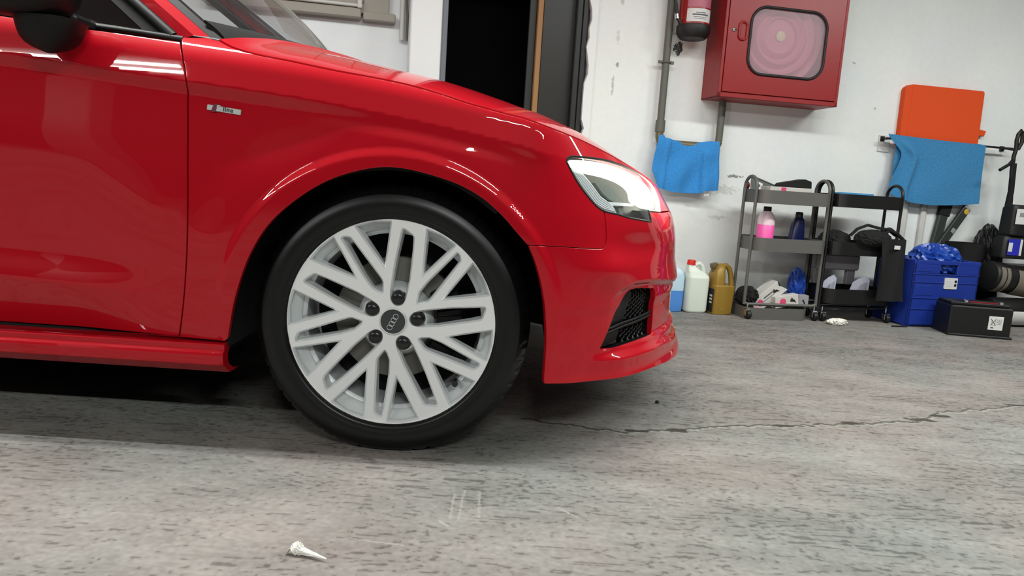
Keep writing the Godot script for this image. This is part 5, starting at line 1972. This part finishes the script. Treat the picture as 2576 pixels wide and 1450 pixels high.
func trolley_things() -> void:
	# tray standing on the floor under the grey trolley
	var o := by_wall("loose_tray", "grey metal tray lying on the floor under the grey trolley", "tray", 0.345, 0.0, 0.27)
	var g := G.new()
	tray(g, 0.36, 0.22, 0.001, 0.062)
	part(g, "pan", M.trolley_grey, o)
	# bottles on the middle tray
	o = by_wall("bottle", "clear bottle half full of pink liquid on the grey trolley", "bottle", 0.278, 0.367, 0.27, 0.0, "bottles on the grey trolley")
	g = G.new()
	g.lathe([Vector2(0.0, 0.0), Vector2(0.042, 0.0), Vector2(0.0445, 0.004), Vector2(0.0445, 0.127), Vector2(0.0, 0.127)], 32)
	part(g, "liquid", M.liquid_pink, o)
	g = G.new()
	g.lathe([Vector2(0.0445, 0.1272), Vector2(0.0445, 0.150), Vector2(0.042, 0.166), Vector2(0.034, 0.184), Vector2(0.022, 0.196), Vector2(0.019, 0.199), Vector2(0.0, 0.199)], 32)
	part(g, "upper_body", M.bottle_milky, o)
	g = G.new()
	g.lathe([Vector2(0.0195, 0.199), Vector2(0.0205, 0.201), Vector2(0.0205, 0.220), Vector2(0.018, 0.223), Vector2(0.0, 0.223)], 24)
	part(g, "cap", M.plain_black, o)
	o = by_wall("bottle", "dark blue bottle with a black cap on the grey trolley", "bottle", 0.462, 0.367, 0.27, 0.0, "bottles on the grey trolley")
	g = G.new()
	loft(g, [[0.0, 0, 0, 0.036, 0.03], [0.005, 0, 0, 0.040, 0.033], [0.06, 0, 0, 0.041, 0.034], [0.11, 0.002, 0, 0.036, 0.032], [0.145, 0.004, 0, 0.033, 0.029], [0.165, 0.004, 0, 0.027, 0.024], [0.176, 0.004, 0, 0.018, 0.018]], 2.6)
	part(g, "body", M.bottle_blue, o)
	g = G.new()
	g.xf = Transform3D(Basis(), Vector3(0.004, 0.175, 0))
	g.lathe([Vector2(0.0185, 0.0), Vector2(0.0195, 0.003), Vector2(0.0185, 0.028), Vector2(0.0, 0.030)], 24)
	part(g, "cap", M.plain_black, o)
	# on the top tray
	o = by_wall("glove_box", "flat white carton with a pink mark lying in the grey trolley's top tray", "box", 0.355, 0.662, 0.30)
	g = G.new()
	g.box(Vector3(0, 0.017, 0), Vector3(0.24, 0.034, 0.10), 0.002)
	part(g, "carton", M.box_white, o)
	g = G.new()
	g.box(Vector3(-0.045, 0.021, 0.0505), Vector3(0.028, 0.022, 0.001), 0.0)
	part(g, "pink_print", M.print_pink, o)
	o = by_wall("hand_brush", "black bristle brush lying on the grey trolley's top tray", "brush", 0.43, 0.662, 0.24)
	g = G.new()
	g.prism(rounded(PackedVector2Array([Vector2(-0.10, 0.036), Vector2(-0.085, 0.056), Vector2(0.045, 0.083), Vector2(0.085, 0.072), Vector2(0.092, 0.0), Vector2(0.03, 0.0)]), 0.006, 3), -0.03, 0.03, 0.003)
	part(g, "brush_body", M.cloth_black, o)
	o = by_wall("zip_bag", "dark-edged clear pouch with a white label behind the grey trolley's left handle", "pouch", 0.24, 0.655, 0.23)
	g = G.new()
	g.xf = Transform3D(Basis(Vector3.RIGHT, -0.35), Vector3.ZERO)
	var rim := [Vector3(-0.045, 0.02, 0), Vector3(-0.035, 0.085, 0), Vector3(-0.012, 0.090, 0), Vector3(0.10, 0.050, 0), Vector3(0.105, 0.02, 0)]
	g.tube(rim, 0.004, 8)
	part(g, "edge", M.trolley_grey, o)
	g = G.new()
	g.xf = Transform3D(Basis(Vector3.RIGHT, -0.35), Vector3.ZERO)
	g.prism(PackedVector2Array([Vector2(-0.045, 0.02), Vector2(0.105, 0.02), Vector2(0.10, 0.049), Vector2(-0.012, 0.088), Vector2(-0.035, 0.083)]), -0.004, -0.001)
	part(g, "film", M.level_grey, o)
	g = G.new()
	g.xf = Transform3D(Basis(Vector3.RIGHT, -0.35), Vector3.ZERO)
	g.prism(PackedVector2Array([Vector2(-0.020, 0.022), Vector2(0.018, 0.022), Vector2(0.026, 0.056), Vector2(-0.012, 0.072)]), -0.001, 0.001)
	part(g, "label", M.label_white, o)
	g = G.new()
	g.xf = Transform3D(Basis(Vector3.RIGHT, -0.35), Vector3.ZERO) * Transform3D(Basis(Vector3.RIGHT, PI / 2), Vector3(0.002, 0.044, 0.001))
	g.lathe([Vector2(0.009, 0.0), Vector2(0.009, 0.001), Vector2(0.0, 0.001)], 20)
	part(g, "round_print", M.print_grey, o)
	o = by_wall("red_knob", "small dull red knob at the grey trolley's top left corner", "ball", 0.19, 0.676, 0.19)
	g = G.new()  # reddish thing of unknown kind, shaped as a small knob
	g.ball(Vector3(0, 0.018, 0), Vector3(0.013, 0.022, 0.013))
	part(g, "knob", M.red_plastic, o)
	# cartons in the loose tray
	var c := by_wall("glove_carton", "torn white glove carton with a pink spot leaning up in the loose tray", "box", 0.345, 0.064, 0.265, 0.0, "glove cartons")
	carton(c, 0.20, 0.075, 0.085, 0.70, true)
	c = by_wall("glove_carton", "white glove carton with a pink spot lying flat in front in the loose tray", "box", 0.415, 0.066, 0.318, 0.0, "glove cartons")
	carton(c, 0.135, 0.062, 0.05, 0.16, false)
	o = by_wall("glove_carton", "grey end carton beside the flat white glove carton in the loose tray", "box", 0.512, 0.064, 0.312, -0.1, "glove cartons")
	g = G.new()
	g.box(Vector3(0, 0.034, 0), Vector3(0.058, 0.066, 0.05), 0.002)
	part(g, "carton", M.box_grey, o)
	g = G.new()
	g.prism(PackedVector2Array([Vector2(0.0, 0.045), Vector2(0.012, 0.022), Vector2(0.006, 0.02), Vector2(-0.008, 0.04)]), 0.0252, 0.0258)
	part(g, "hand_print", M.print_dark, o)
	o = by_wall("plastic_bag", "crumpled blue bag behind the grey trolley's right leg", "bag", 0.535, 0.064, 0.215)
	g = G.new()
	crumple(g, Vector3(0, 0.095, 0), Vector3(0.042, 0.095, 0.045), 3, 0.22)
	part(g, "bag", M.bag_blue, o)
	o = by_wall("black_cloth", "black cloth heaped at the left end of the loose tray", "cloth", 0.215, 0.064, 0.27)
	g = G.new()
	crumple(g, Vector3(0, 0.045, 0), Vector3(0.055, 0.05, 0.06), 5, 0.15)
	part(g, "heap", M.cloth_black, o)

func crumple(g: G, c: Vector3, r: Vector3, seed_: int, amount: float, seg := 36) -> void:
	var nz := noise(FastNoiseLite.TYPE_SIMPLEX_SMOOTH, 1.3, 3, seed_)
	var f := func(i: int, j: int) -> Vector3:
		var a := TAU * (i % seg) / seg
		var b := -PI / 2 + PI * j / (seg / 2)
		var d := Vector3(cos(a) * cos(b), sin(b), sin(a) * cos(b))
		var k := 1.0 + amount * (1.0 - 3.0 * absf(nz.get_noise_3dv(d * 1.6)))
		var p := c + d * r * k
		p.y = maxf(p.y, c.y - r.y)
		return p
	for i in seg:
		for j in seg / 2:
			var q := [f.call(i, j), f.call(i + 1, j), f.call(i + 1, j + 1), f.call(i, j + 1)]
			g.quad(q[0], q[1], q[2], q[3], (q[0] + q[2]) / 2 - c)

func carton(o: Node3D, w: float, h: float, d: float, tilt: float, torn: bool) -> void:
	var xf := Transform3D(Basis(Vector3.BACK, tilt), Vector3(0, 0.02 if torn else 0.0, 0))
	var g := G.new(); g.xf = xf
	if torn:
		g.prism(PackedVector2Array([Vector2(-w / 2, 0), Vector2(w / 2 + 0.01, 0), Vector2(w / 2 - 0.005, 0.03), Vector2(w / 2 - 0.02, 0.05), Vector2(w / 2 - 0.012, h), Vector2(-w / 2, h)]), -d / 2, d / 2, 0.002)
	else:
		g.box(Vector3(0, h / 2, 0), Vector3(w, h, d), 0.002)
	part(g, "carton", M.box_white, o)
	var z := d / 2 + 0.0004
	g = G.new(); g.xf = xf * Transform3D(Basis(Vector3.RIGHT, PI / 2), Vector3(-w / 2 + 0.044, h * 0.52, z))
	g.lathe([Vector2(0.0175, 0.0), Vector2(0.0175, 0.0006), Vector2(0.0, 0.0006)], 24)
	part(g, "pink_spot", M.print_pink, o)
	g = G.new(); g.xf = xf * Transform3D(Basis(Vector3.RIGHT, PI / 2), Vector3(-w / 2 + 0.016, h * 0.45, z))
	g.lathe([Vector2(0.011, 0.0), Vector2(0.011, 0.0006), Vector2(0.0, 0.0006)], 20)
	part(g, "pale_spot", M.print_pale, o)
	# dark open-hand print
	g = G.new(); g.xf = xf * Transform3D(Basis(), Vector3(w / 2 - (0.045 if torn else 0.028), h * 0.48, z))
	for k in 4:
		var a := 2.2 + k * 0.32
		var e := Vector2(cos(a), sin(a)) * 0.021
		var s := Vector2(-e.y, e.x) * 0.13
		g.prism(PackedVector2Array([Vector2(0.006, -0.006), e - s, e + s]), 0.0, 0.0006)
	g.prism(PackedVector2Array([Vector2(-0.012, 0.0), Vector2(0.014, -0.012), Vector2(0.002, 0.008)]), 0.0, 0.0006)
	part(g, "hand_print", M.print_dark, o)
	if torn:
		g = G.new(); g.xf = xf
		g.box(Vector3(0.005, h * 0.62, z), Vector3(0.062, 0.007, 0.0006), 0.0)
		g.box(Vector3(-0.002, h * 0.42, z), Vector3(0.075, 0.003, 0.0006), 0.0)
		part(g, "print_line", M.print_grey, o)
		g = G.new(); g.xf = xf
		g.box(Vector3(w / 2 - 0.008, h * 0.55, 0.0), Vector3(0.006, h * 0.7, d * 0.8), 0.001)
		part(g, "open_end", M.level_grey, o)

func black_trolley_things() -> void:
	var o := by_wall("folded_cloth", "folded pale blue cloth on the black trolley's top tray", "cloth", 0.76, 0.617, 0.27)
	var g := G.new()
	loft(g, [[0.0, 0, 0, 0.10, 0.07], [0.06, 0, 0, 0.105, 0.075], [0.073, 0.01, 0, 0.095, 0.065]], 4.0)
	part(g, "folds", M.cloth_blue_deep, o)
	o = by_wall("black_bag", "dark tool pouch in the black trolley's middle tray", "bag", 0.685, 0.367, 0.28)
	g = G.new()
	crumple(g, Vector3(0, 0.055, 0), Vector3(0.085, 0.062, 0.08), 9, 0.12)
	part(g, "pouch", M.cloth_black, o)
	# harness: heap of straps over the tray's right end with a hanging jacket
	o = by_wall("work_harness", "black strap harness heaped on the black trolley and hanging over its right side", "harness", 0.86, 0.432, 0.395)
	g = G.new()
	g.tube([Vector3(-0.15, 0.035, -0.02), Vector3(-0.12, 0.072, -0.01), Vector3(-0.07, 0.095, 0.0), Vector3(-0.01, 0.082, 0.01), Vector3(0.04, 0.078, 0.015), Vector3(0.09, 0.062, 0.02), Vector3(0.135, 0.028, 0.022), Vector3(0.118, 0.008, 0.02)], 0.017, 8, false, 0.45)
	part(g, "strap", M.cloth_black, o)
	g = G.new()
	g.tube([Vector3(-0.12, 0.03, 0.0), Vector3(-0.05, 0.06, 0.012), Vector3(0.02, 0.055, 0.02), Vector3(0.06, 0.08, 0.0), Vector3(0.11, 0.05, 0.0)], 0.02, 8, false, 0.5)
	part(g, "strap", M.cloth_black, o)
	g = G.new()
	crumple(g, Vector3(-0.03, 0.025, 0.0), Vector3(0.10, 0.045, 0.05), 12, 0.1)
	part(g, "heap", M.cloth_black, o)
	g = G.new()
	g.sheet(func(s: float, t: float) -> Vector3:
		return Vector3(lerpf(0.0, 0.135 + 0.03 * t, s), lerpf(0.03, -0.30, t), 0.035 + 0.012 * sin(s * 10.0 + t * 3.0) + 0.01 * t), 20, 16, 0.012)
	part(g, "hanging_flap", M.cloth_black, o)
	g = G.new()
	g.box(Vector3(0.075, -0.012, 0.062), Vector3(0.035, 0.020, 0.003), 0.001)
	part(g, "tag", M.label_white, o)
	o = by_wall("brush_handle", "white plastic handle on the black trolley's middle tray rim", "handle", 0.80, 0.432, 0.389)
	g = G.new()
	g.tube([Vector3(-0.05, 0.008, 0), Vector3(0.05, 0.006, 0)], 0.008, 10, false, 1.0)
	part(g, "bar", M.label_white, o)
	o = by_wall("plastic_tub", "grey plastic tub standing behind the black trolley's lower trays", "tub", 0.755, 0.184, 0.22)
	g = G.new()
	g.box(Vector3(0, 0.125, 0.0), Vector3(0.26, 0.085, 0.06), 0.008)
	g.box(Vector3(0.10, 0.05, -0.01), Vector3(0.05, 0.10, 0.03), 0.004)
	g.box(Vector3(-0.11, 0.05, -0.01), Vector3(0.03, 0.10, 0.03), 0.004)
	part(g, "tub", M.box_grey, o)
	for k in [[0.675, 0.30, 0.25, "crumpled sheets of white paper in the black trolley's bottom tray, left heap"], [0.855, 0.31, -0.15, "crumpled sheets of white paper in the black trolley's bottom tray, right heap"]]:
		o = by_wall("paper_sheet", k[3], "paper", k[0], 0.16, k[1], k[2], "papers in the bottom tray")
		g = G.new()
		g.prism(PackedVector2Array([Vector2(-0.055, 0.0), Vector2(0.05, 0.0), Vector2(0.052, 0.065), Vector2(0.03, 0.085), Vector2(-0.01, 0.07), Vector2(-0.04, 0.05)]), -0.002, 0.0)
		part(g, "sheet", M.paper, o)
		g = G.new()
		g.xf = Transform3D(Basis(Vector3(0.3, 1, 0.1).normalized(), 0.4), Vector3(0.01, 0.0, 0.012))
		g.prism(PackedVector2Array([Vector2(-0.04, 0.0), Vector2(0.035, 0.0), Vector2(0.028, 0.055), Vector2(-0.02, 0.045)]), -0.002, 0.0)
		part(g, "sheet", M.paper, o)

func crate_and_battery() -> void:
	var o := by_wall("folding_crate", "dark blue plastic folding crate with a small white label", "crate", 1.258, 0.0, 0.31, 0.02)
	var W := 0.415
	var H := 0.362
	var D := 0.29
	var g := G.new()
	for s in [-1.0, 1.0]:
		g.box(Vector3(s * (W / 2 - 0.008), H / 2 + 0.006, 0), Vector3(0.016, H - 0.012, D), 0.003)
	g.box(Vector3(0, H / 2 + 0.006, -D / 2 + 0.008), Vector3(W, H - 0.012, 0.016), 0.003)
	g.box(Vector3(0, 0.012, 0), Vector3(W, 0.012, D), 0.003)
	# front wall with the grip opening
	var z := D / 2 - 0.008
	g.box(Vector3(0, 0.148, z), Vector3(W, 0.284, 0.016), 0.003)
	g.box(Vector3(-0.125, 0.318, z), Vector3(0.165, 0.058, 0.016), 0.003)
	g.box(Vector3(0.135, 0.318, z), Vector3(0.145, 0.058, 0.016), 0.003)
	g.box(Vector3(0.01, 0.350, z), Vector3(W - 0.02, 0.022, 0.018), 0.003)
	for x in [-0.19, 0.19]:
		for zz in [-0.12, 0.12]:
			g.box(Vector3(x, 0.005, zz), Vector3(0.035, 0.012, 0.04), 0.002)
	part(g, "shell", M.crate_blue, o)
	for k in [[0.0, 0.243, W - 0.01, 0.006], [0.0, 0.158, W - 0.01, 0.006], [0.0, 0.098, W - 0.01, 0.006], [0.0, 0.287, W - 0.01, 0.006]]:
		g = G.new()
		g.box(Vector3(k[0], k[1], D / 2 + 0.001), Vector3(k[2], k[3], 0.006), 0.0015)
		part(g, "rib", M.crate_blue, o)
	for k in [[-0.135, 0.318, 0.10, 0.036], [0.16, 0.128, 0.08, 0.04], [-0.13, 0.20, 0.10, 0.055], [0.05, 0.128, 0.08, 0.04]]:
		g = G.new()
		g.box(Vector3(k[0], k[1], D / 2 + 0.0005), Vector3(k[2], k[3], 0.004), 0.0015)
		part(g, "raised_field", M.crate_blue, o)
	g = G.new()
	g.prism(rounded(rect(-0.012, 0.212, 0.068, 0.272), 0.004, 3), D / 2 + 0.0005, D / 2 + 0.0055)
	part(g, "label", M.label_white, o)
	for y in [0.253, 0.233]:
		g = G.new()
		g.xf = Transform3D(Basis(Vector3.RIGHT, PI / 2), Vector3(0.056, y, D / 2 + 0.0055))
		g.lathe([Vector2(0.008, 0.0), Vector2(0.008, 0.0006), Vector2(0.0, 0.0006)], 16)
		part(g, "label_dot", M.print_dark, o)
	g = G.new()
	for k in 3:
		g.box(Vector3(0.016, 0.252 - k * 0.012, D / 2 + 0.0057), Vector3(0.036, 0.004, 0.0006), 0.0)
	part(g, "label_print", M.paper, o)
	o = by_wall("plastic_bag", "shiny crumpled blue bag bulging out of the blue crate", "bag", 1.27, 0.27, 0.33)
	g = G.new()
	crumple(g, Vector3(0.01, 0.075, 0), Vector3(0.135, 0.090, 0.10), 17, 0.2, 48)
	part(g, "bag", M.bag_blue, o)
	# battery
	o = by_wall("car_battery", "black car battery box with a small white warning label", "battery", 1.315, 0.0, 0.605, -0.30)
	g = G.new()
	g.box(Vector3(0, 0.078, 0), Vector3(0.30, 0.154, 0.175), 0.006)
	g.box(Vector3(0.0, 0.006, 0.006), Vector3(0.31, 0.012, 0.19), 0.003)
	part(g, "case", M.battery_black, o)
	g = G.new()
	g.box(Vector3(0, 0.163, -0.01), Vector3(0.285, 0.016, 0.145), 0.004)
	part(g, "lid", M.battery_black, o)
	for x in [-0.065, 0.105]:
		g = G.new()
		g.box(Vector3(x, 0.176, 0.045), Vector3(0.018, 0.016, 0.018), 0.003)
		part(g, "terminal", M.chrome, o)
	g = G.new()
	g.box(Vector3(0.02, 0.174, 0.05), Vector3(0.14, 0.006, 0.012), 0.001)
	part(g, "red_strip", M.red_plastic, o)
	g = G.new()
	g.box(Vector3(0.072, 0.078, 0.088), Vector3(0.070, 0.070, 0.0012), 0.0003)
	part(g, "label", M.label_white, o)
	# crossed-out bin sign
	g = G.new()
	g.tube([Vector3(0.046, 0.101, 0.0888), Vector3(0.073, 0.066, 0.0888)], 0.0011, 6)
	g.tube([Vector3(0.071, 0.101, 0.0888), Vector3(0.047, 0.066, 0.0888)], 0.0011, 6)
	g.tube([Vector3(0.051, 0.094, 0.0888), Vector3(0.055, 0.068, 0.0888), Vector3(0.066, 0.068, 0.0888), Vector3(0.069, 0.094, 0.0888)], 0.0008, 6)
	g.box(Vector3(0.056, 0.054, 0.0888), Vector3(0.014, 0.005, 0.0006), 0.0)
	part(g, "bin_sign", M.print_dark, o)
	g = G.new()
	for k in 4:
		g.tube(arc(Vector3(0.081 + (k % 2) * 0.012, 0.092 - (k / 2) * 0.014, 0.0888), Vector3(0.005, 0, 0), Vector3(0, 0.006, 0), 0, TAU, 12), 0.0007, 5)
	part(g, "recycling_print", M.print_grey, o)

func right_corner() -> void:
	# leaning spirit level and black batten
	var o := by_wall("spirit_level", "dark spirit level with a yellow vial leaning behind the blue crate", "tool", 1.50, 0.345, 0.05)
	var xf := Transform3D(Basis(Vector3.BACK, -0.56), Vector3.ZERO)
	var g := G.new(); g.xf = xf
	g.box(Vector3(0.0, 0.18, 0.0), Vector3(0.05, 0.37, 0.022), 0.003)
	part(g, "beam", M.level_grey, o)
	g = G.new(); g.xf = xf * Transform3D(Basis(Vector3.RIGHT, PI / 2), Vector3(0.004, 0.335, 0.0105))
	g.lathe([Vector2(0.016, 0.0), Vector2(0.016, 0.003), Vector2(0.0, 0.003)], 24)
	part(g, "vial", M.yellow, o)
	g = G.new(); g.xf = xf
	g.box(Vector3(0.006, 0.20, 0.0115), Vector3(0.024, 0.03, 0.003), 0.001)
	part(g, "sticker", M.box_grey, o)
	g = G.new(); g.xf = xf
	g.box(Vector3(0.0, 0.3575, 0.011), Vector3(0.05, 0.012, 0.003), 0.001)
	part(g, "end_cap", M.box_grey, o)
	o = by_wall("black_batten", "dark plastic-wrapped batten leaning on the wall beside the spirit level", "batten", 1.525, 0.36, 0.022)
	g = G.new()
	g.xf = Transform3D(Basis(Vector3.BACK, -0.14), Vector3.ZERO)
	g.box(Vector3(0.0, 0.16, 0.0), Vector3(0.06, 0.34, 0.03), 0.006)
	part(g, "batten", M.level_grey, o)
	g = G.new()
	g.xf = Transform3D(Basis(Vector3.BACK, -0.14), Vector3.ZERO)
	g.box(Vector3(0.002, 0.285, 0.001), Vector3(0.072, 0.10, 0.036), 0.006)
	part(g, "black_sleeve", M.cloth_black, o)
	# black bin and bag behind the crate
	o = by_wall("black_bin", "matt black open bin between the blue crate and the wall", "bin", 1.62, 0.0, 0.16)
	g = G.new()
	loft(g, [[0.0, 0, 0, 0.065, 0.065], [0.01, 0, 0, 0.07, 0.07], [0.44, 0, 0, 0.088, 0.085], [0.45, 0, 0, 0.09, 0.087]], 4.0, 32, false)
	part(g, "tub", M.cloth_black, o)
	o = by_wall("rubbish_bag", "black rubbish bag leaning between the bin and the product stack", "bag", 1.805, 0.0, 0.115)
	g = G.new()
	crumple(g, Vector3(0, 0.27, 0), Vector3(0.085, 0.28, 0.09), 23, 0.08, 56)
	part(g, "bag", M.battery_black, o)
	# stack of products at the picture's right edge
	o = by_wall("storage_roll", "film-wrapped grey and black roll in the stack at the right edge", "roll", 1.80, 0.178, 0.33)
	g = G.new()
	g.xf = Transform3D(Basis(Vector3.BACK, -PI / 2 - 0.12), Vector3(0, 0.085, 0))
	g.lathe([Vector2(0.0, -0.17), Vector2(0.075, -0.17), Vector2(0.084, -0.16), Vector2(0.086, -0.10), Vector2(0.082, -0.098), Vector2(0.083, 0.16), Vector2(0.075, 0.17), Vector2(0.0, 0.17)], 36)
	part(g, "roll", M.plain_black, o)
	g = G.new()
	g.xf = Transform3D(Basis(Vector3.BACK, -PI / 2 - 0.12), Vector3(0, 0.085, 0))
	for k in [[-0.155, -0.125], [-0.118, -0.095], [-0.04, 0.10]]:
		g.lathe([Vector2(0.0868, k[0]), Vector2(0.0872, k[0] + 0.002), Vector2(0.0872, k[1] - 0.002), Vector2(0.0868, k[1])], 24, 0.2, 2.3)
	part(g, "paper_wrap", M.roll_grey, o)
	o = by_wall("storage_roll", "dark drum with a printed white label at the foot of the right-edge stack", "drum", 1.81, 0.0, 0.34)
	g = G.new()
	g.xf = Transform3D(Basis(Vector3.BACK, -PI / 2), Vector3(0, 0.081, 0))
	g.lathe([Vector2(0.0, -0.15), Vector2(0.07, -0.15), Vector2(0.08, -0.14), Vector2(0.08, 0.17), Vector2(0.0, 0.17)], 36)
	part(g, "drum", M.plain_black, o)
	g = G.new()
	g.xf = Transform3D(Basis(Vector3.BACK, -PI / 2), Vector3(0, 0.081, 0))
	g.lathe([Vector2(0.0808, -0.06), Vector2(0.0812, -0.058), Vector2(0.0812, 0.14), Vector2(0.0808, 0.142)], 20, 0.55, 1.75)
	part(g, "label", M.label_white, o)
	g = G.new()
	g.xf = Transform3D(Basis(Vector3.BACK, -PI / 2), Vector3(0, 0.081, 0))
	g.lathe([Vector2(0.0808, -0.10), Vector2(0.0812, -0.098), Vector2(0.0812, -0.064), Vector2(0.0808, -0.062)], 20, 0.55, 1.75)
	part(g, "brown_band", M.brass, o)
	var rng := RandomNumberGenerator.new()
	rng.seed = 3
	g = G.new()
	for k in 16:
		var a := rng.randf_range(0.75, 1.55)
		var x := rng.randf_range(-0.045, 0.12)
		var q := Vector3(x, 0.081 + cos(a) * 0.0818, sin(a) * 0.0818)
		g.ball(q, Vector3(0.004, 0.003, 0.001), 8)
	part(g, "label_print", M.print_dark, o)
	for k in [[1.775, 0.385, 0.33, 0.17, 0.125, "black pack with a blue and white label in the stack at the right edge"], [1.785, 0.515, 0.33, 0.14, 0.17, "black pack with a white barcode label at the top of the right-edge stack"]]:
		var blue: bool = k[1] < 0.5
		o = by_wall("product_pack", k[5], "package", k[0], k[1], k[2], 0.0, "packs at the right edge")
		g = G.new()
		loft(g, [[0.0, 0, 0, k[3] * 0.62, 0.05], [0.01, 0, 0, k[3] * 0.66, 0.055], [k[4] - 0.02, 0, 0, k[3] * 0.64, 0.05], [k[4], 0, 0, k[3] * 0.55, 0.03]], 5.0)
		part(g, "pack", M.plain_black, o)
		g = G.new()
		if blue:
			g.box(Vector3(-0.055, 0.065, 0.0555), Vector3(0.075, 0.09, 0.003), 0.0008)
			part(g, "blue_label", M.label_blue, o)
			g = G.new()
			g.box(Vector3(-0.078, 0.065, 0.0568), Vector3(0.026, 0.05, 0.003), 0.0008)
			part(g, "white_field", M.label_white, o)
			g = G.new()
			g.box(Vector3(-0.010, 0.065, 0.0568), Vector3(0.014, 0.09, 0.003), 0.0008)
			part(g, "white_stripe", M.label_white, o)
			g = G.new()
			g.box(Vector3(0.055, 0.065, 0.0560), Vector3(0.07, 0.08, 0.003), 0.0008)
			part(g, "white_label", M.label_white, o)
		else:
			g.box(Vector3(-0.04, 0.105, 0.0555), Vector3(0.085, 0.085, 0.003), 0.0008)
			part(g, "white_label", M.label_white, o)
			g = G.new()
			for b in 6:
				g.box(Vector3(-0.060 + b * 0.005, 0.115, 0.0572), Vector3(0.0022, 0.024, 0.0008), 0.0)
			g.box(Vector3(-0.018, 0.11, 0.0572), Vector3(0.008, 0.03, 0.0008), 0.0)
			part(g, "barcode", M.print_dark, o)
	# hanging black hose and strap with a branch
	o = by_wall("hanging_hose", "black hose and strap hanging from the rail's right end", "hose", 1.835, 0.60, 0.18)
	g = G.new()
	g.tube([Vector3(0.03, 0.0, 0), Vector3(0.02, 0.12, 0), Vector3(-0.005, 0.27, 0), Vector3(-0.008, 0.36, 0.0), Vector3(0.0, 0.40, 0), Vector3(-0.006, 0.45, 0), Vector3(0.0, 0.485, 0), Vector3(0.014, 0.505, 0), Vector3(0.028, 0.49, 0), Vector3(0.03, 0.44, 0), Vector3(0.012, 0.40, 0)], 0.011, 10)
	part(g, "hose", M.plain_black, o)
	g = G.new()
	g.tube([Vector3(0.0, 0.0, 0), Vector3(0.012, 0.16, 0), Vector3(0.0, 0.32, 0)], 0.016, 10)
	part(g, "strap", M.cloth_black, o)
	g = G.new()
	g.tube([Vector3(-0.008, 0.34, 0.0), Vector3(-0.05, 0.31, 0.02), Vector3(-0.115, 0.275, 0.03)], 0.009, 8)
	part(g, "branch", M.plain_black, o)
	g = G.new()
	g.tube([Vector3(-0.008, 0.395, 0.0), Vector3(-0.03, 0.405, -0.05), Vector3(-0.03, 0.413, -0.118)], 0.006, 8)
	part(g, "hook", M.plain_black, o)
	o = by_wall("red_bottle", "dark red bottle half hidden at the right edge of the picture", "bottle", 1.93, 0.62, 0.30)
	g = G.new()
	loft(g, [[0.0, 0, 0, 0.035, 0.03], [0.14, 0, 0, 0.035, 0.03], [0.18, 0, 0, 0.02, 0.02], [0.2, 0, 0, 0.016, 0.016]], 2.5)
	part(g, "body", M.red_plastic, o)
	o = by_wall("side_shelf", "dark metal shelf holding the stack at the right edge", "shelf", 1.93, 0.0, 0.30)
	g = G.new()
	for y in [0.335, 0.503, 0.605]:
		g.box(Vector3(0.0 if y < 0.6 else 0.03, y + 0.006, -0.01), Vector3(0.30 if y < 0.6 else 0.18, 0.012, 0.16), 0.002)
	part(g, "board", M.plain_black, o)
	for x in [-0.10, 0.14]:
		g = G.new()
		g.box(Vector3(x, 0.31, -0.10), Vector3(0.02, 0.62, 0.02), 0.003)
		part(g, "upright", M.plain_black, o)

func litter() -> void:
	var o := by_wall("tissue", "crumpled white tissue on the floor in front of the black trolley", "tissue", 0.645, 0.0, 0.455)
	var g := G.new()
	crumple(g, Vector3(0, 0.014, 0), Vector3(0.048, 0.016, 0.03), 31, 0.3)
	part(g, "tissue", M.tissue, o)
	o = by_wall("floor_strip", "black strip of plastic on the floor by the black trolley's right caster", "strip", 1.0, 0.0, 0.475)
	g = G.new()
	g.box(Vector3(0, 0.004, 0), Vector3(0.09, 0.006, 0.012), 0.001)
	part(g, "strip", M.plain_black, o)
	# torn white nozzle in the foreground
	o = at_point("torn_nozzle", "torn white plastic nozzle lying on the concrete in the foreground", "litter", Vector3(-0.328, 0.0, -1.128), -0.35)
	g = G.new()
	g.xf = Transform3D(Basis(Vector3.BACK, -PI / 2 - 0.045), Vector3(-0.004, 0.0085, 0))
	var seg := 18
	var nz := noise(FastNoiseLite.TYPE_SIMPLEX_SMOOTH, 0.9, 2, 6)
	for i in seg:
		for j in 8:
			var q := []
			for k in [[0, 0], [1, 0], [1, 1], [0, 1]]:
				var a: float = TAU * ((i + k[0]) % seg) / seg
				var t: float = (j + k[1]) / 8.0
				var r := lerpf(0.0085, 0.0012, pow(t, 0.8)) * (1.0 + 0.25 * nz.get_noise_2d(a * 2.0, t * 4.0))
				q.append(Vector3(r * cos(a), t * 0.058, r * sin(a)))
			g.quad(q[0], q[1], q[2], q[3], q[0] * Vector3(1, 0, 1))
	part(g, "cone", M.tissue, o)
	g = G.new()
	crumple(g, Vector3(-0.004, 0.0098, 0), Vector3(0.010, 0.0096, 0.009), 41, 0.28, 24)
	part(g, "torn_end", M.tissue, o)
	g = G.new()
	g.sheet(func(s: float, t: float) -> Vector3: return Vector3(-0.013 - 0.006 * t, 0.012 - 0.011 * t, 0.004 + 0.008 * s), 4, 4, 0.0006)
	part(g, "flap", M.tissue, o)
	o = at_point("pebble", "small black stone on the concrete beyond the crack", "stone", Vector3(0.464, 0.0, -2.125))
	g = G.new()
	crumple(g, Vector3(0, 0.004, 0), Vector3(0.006, 0.005, 0.005), 51, 0.1, 16)
	part(g, "stone", M.print_dark, o)
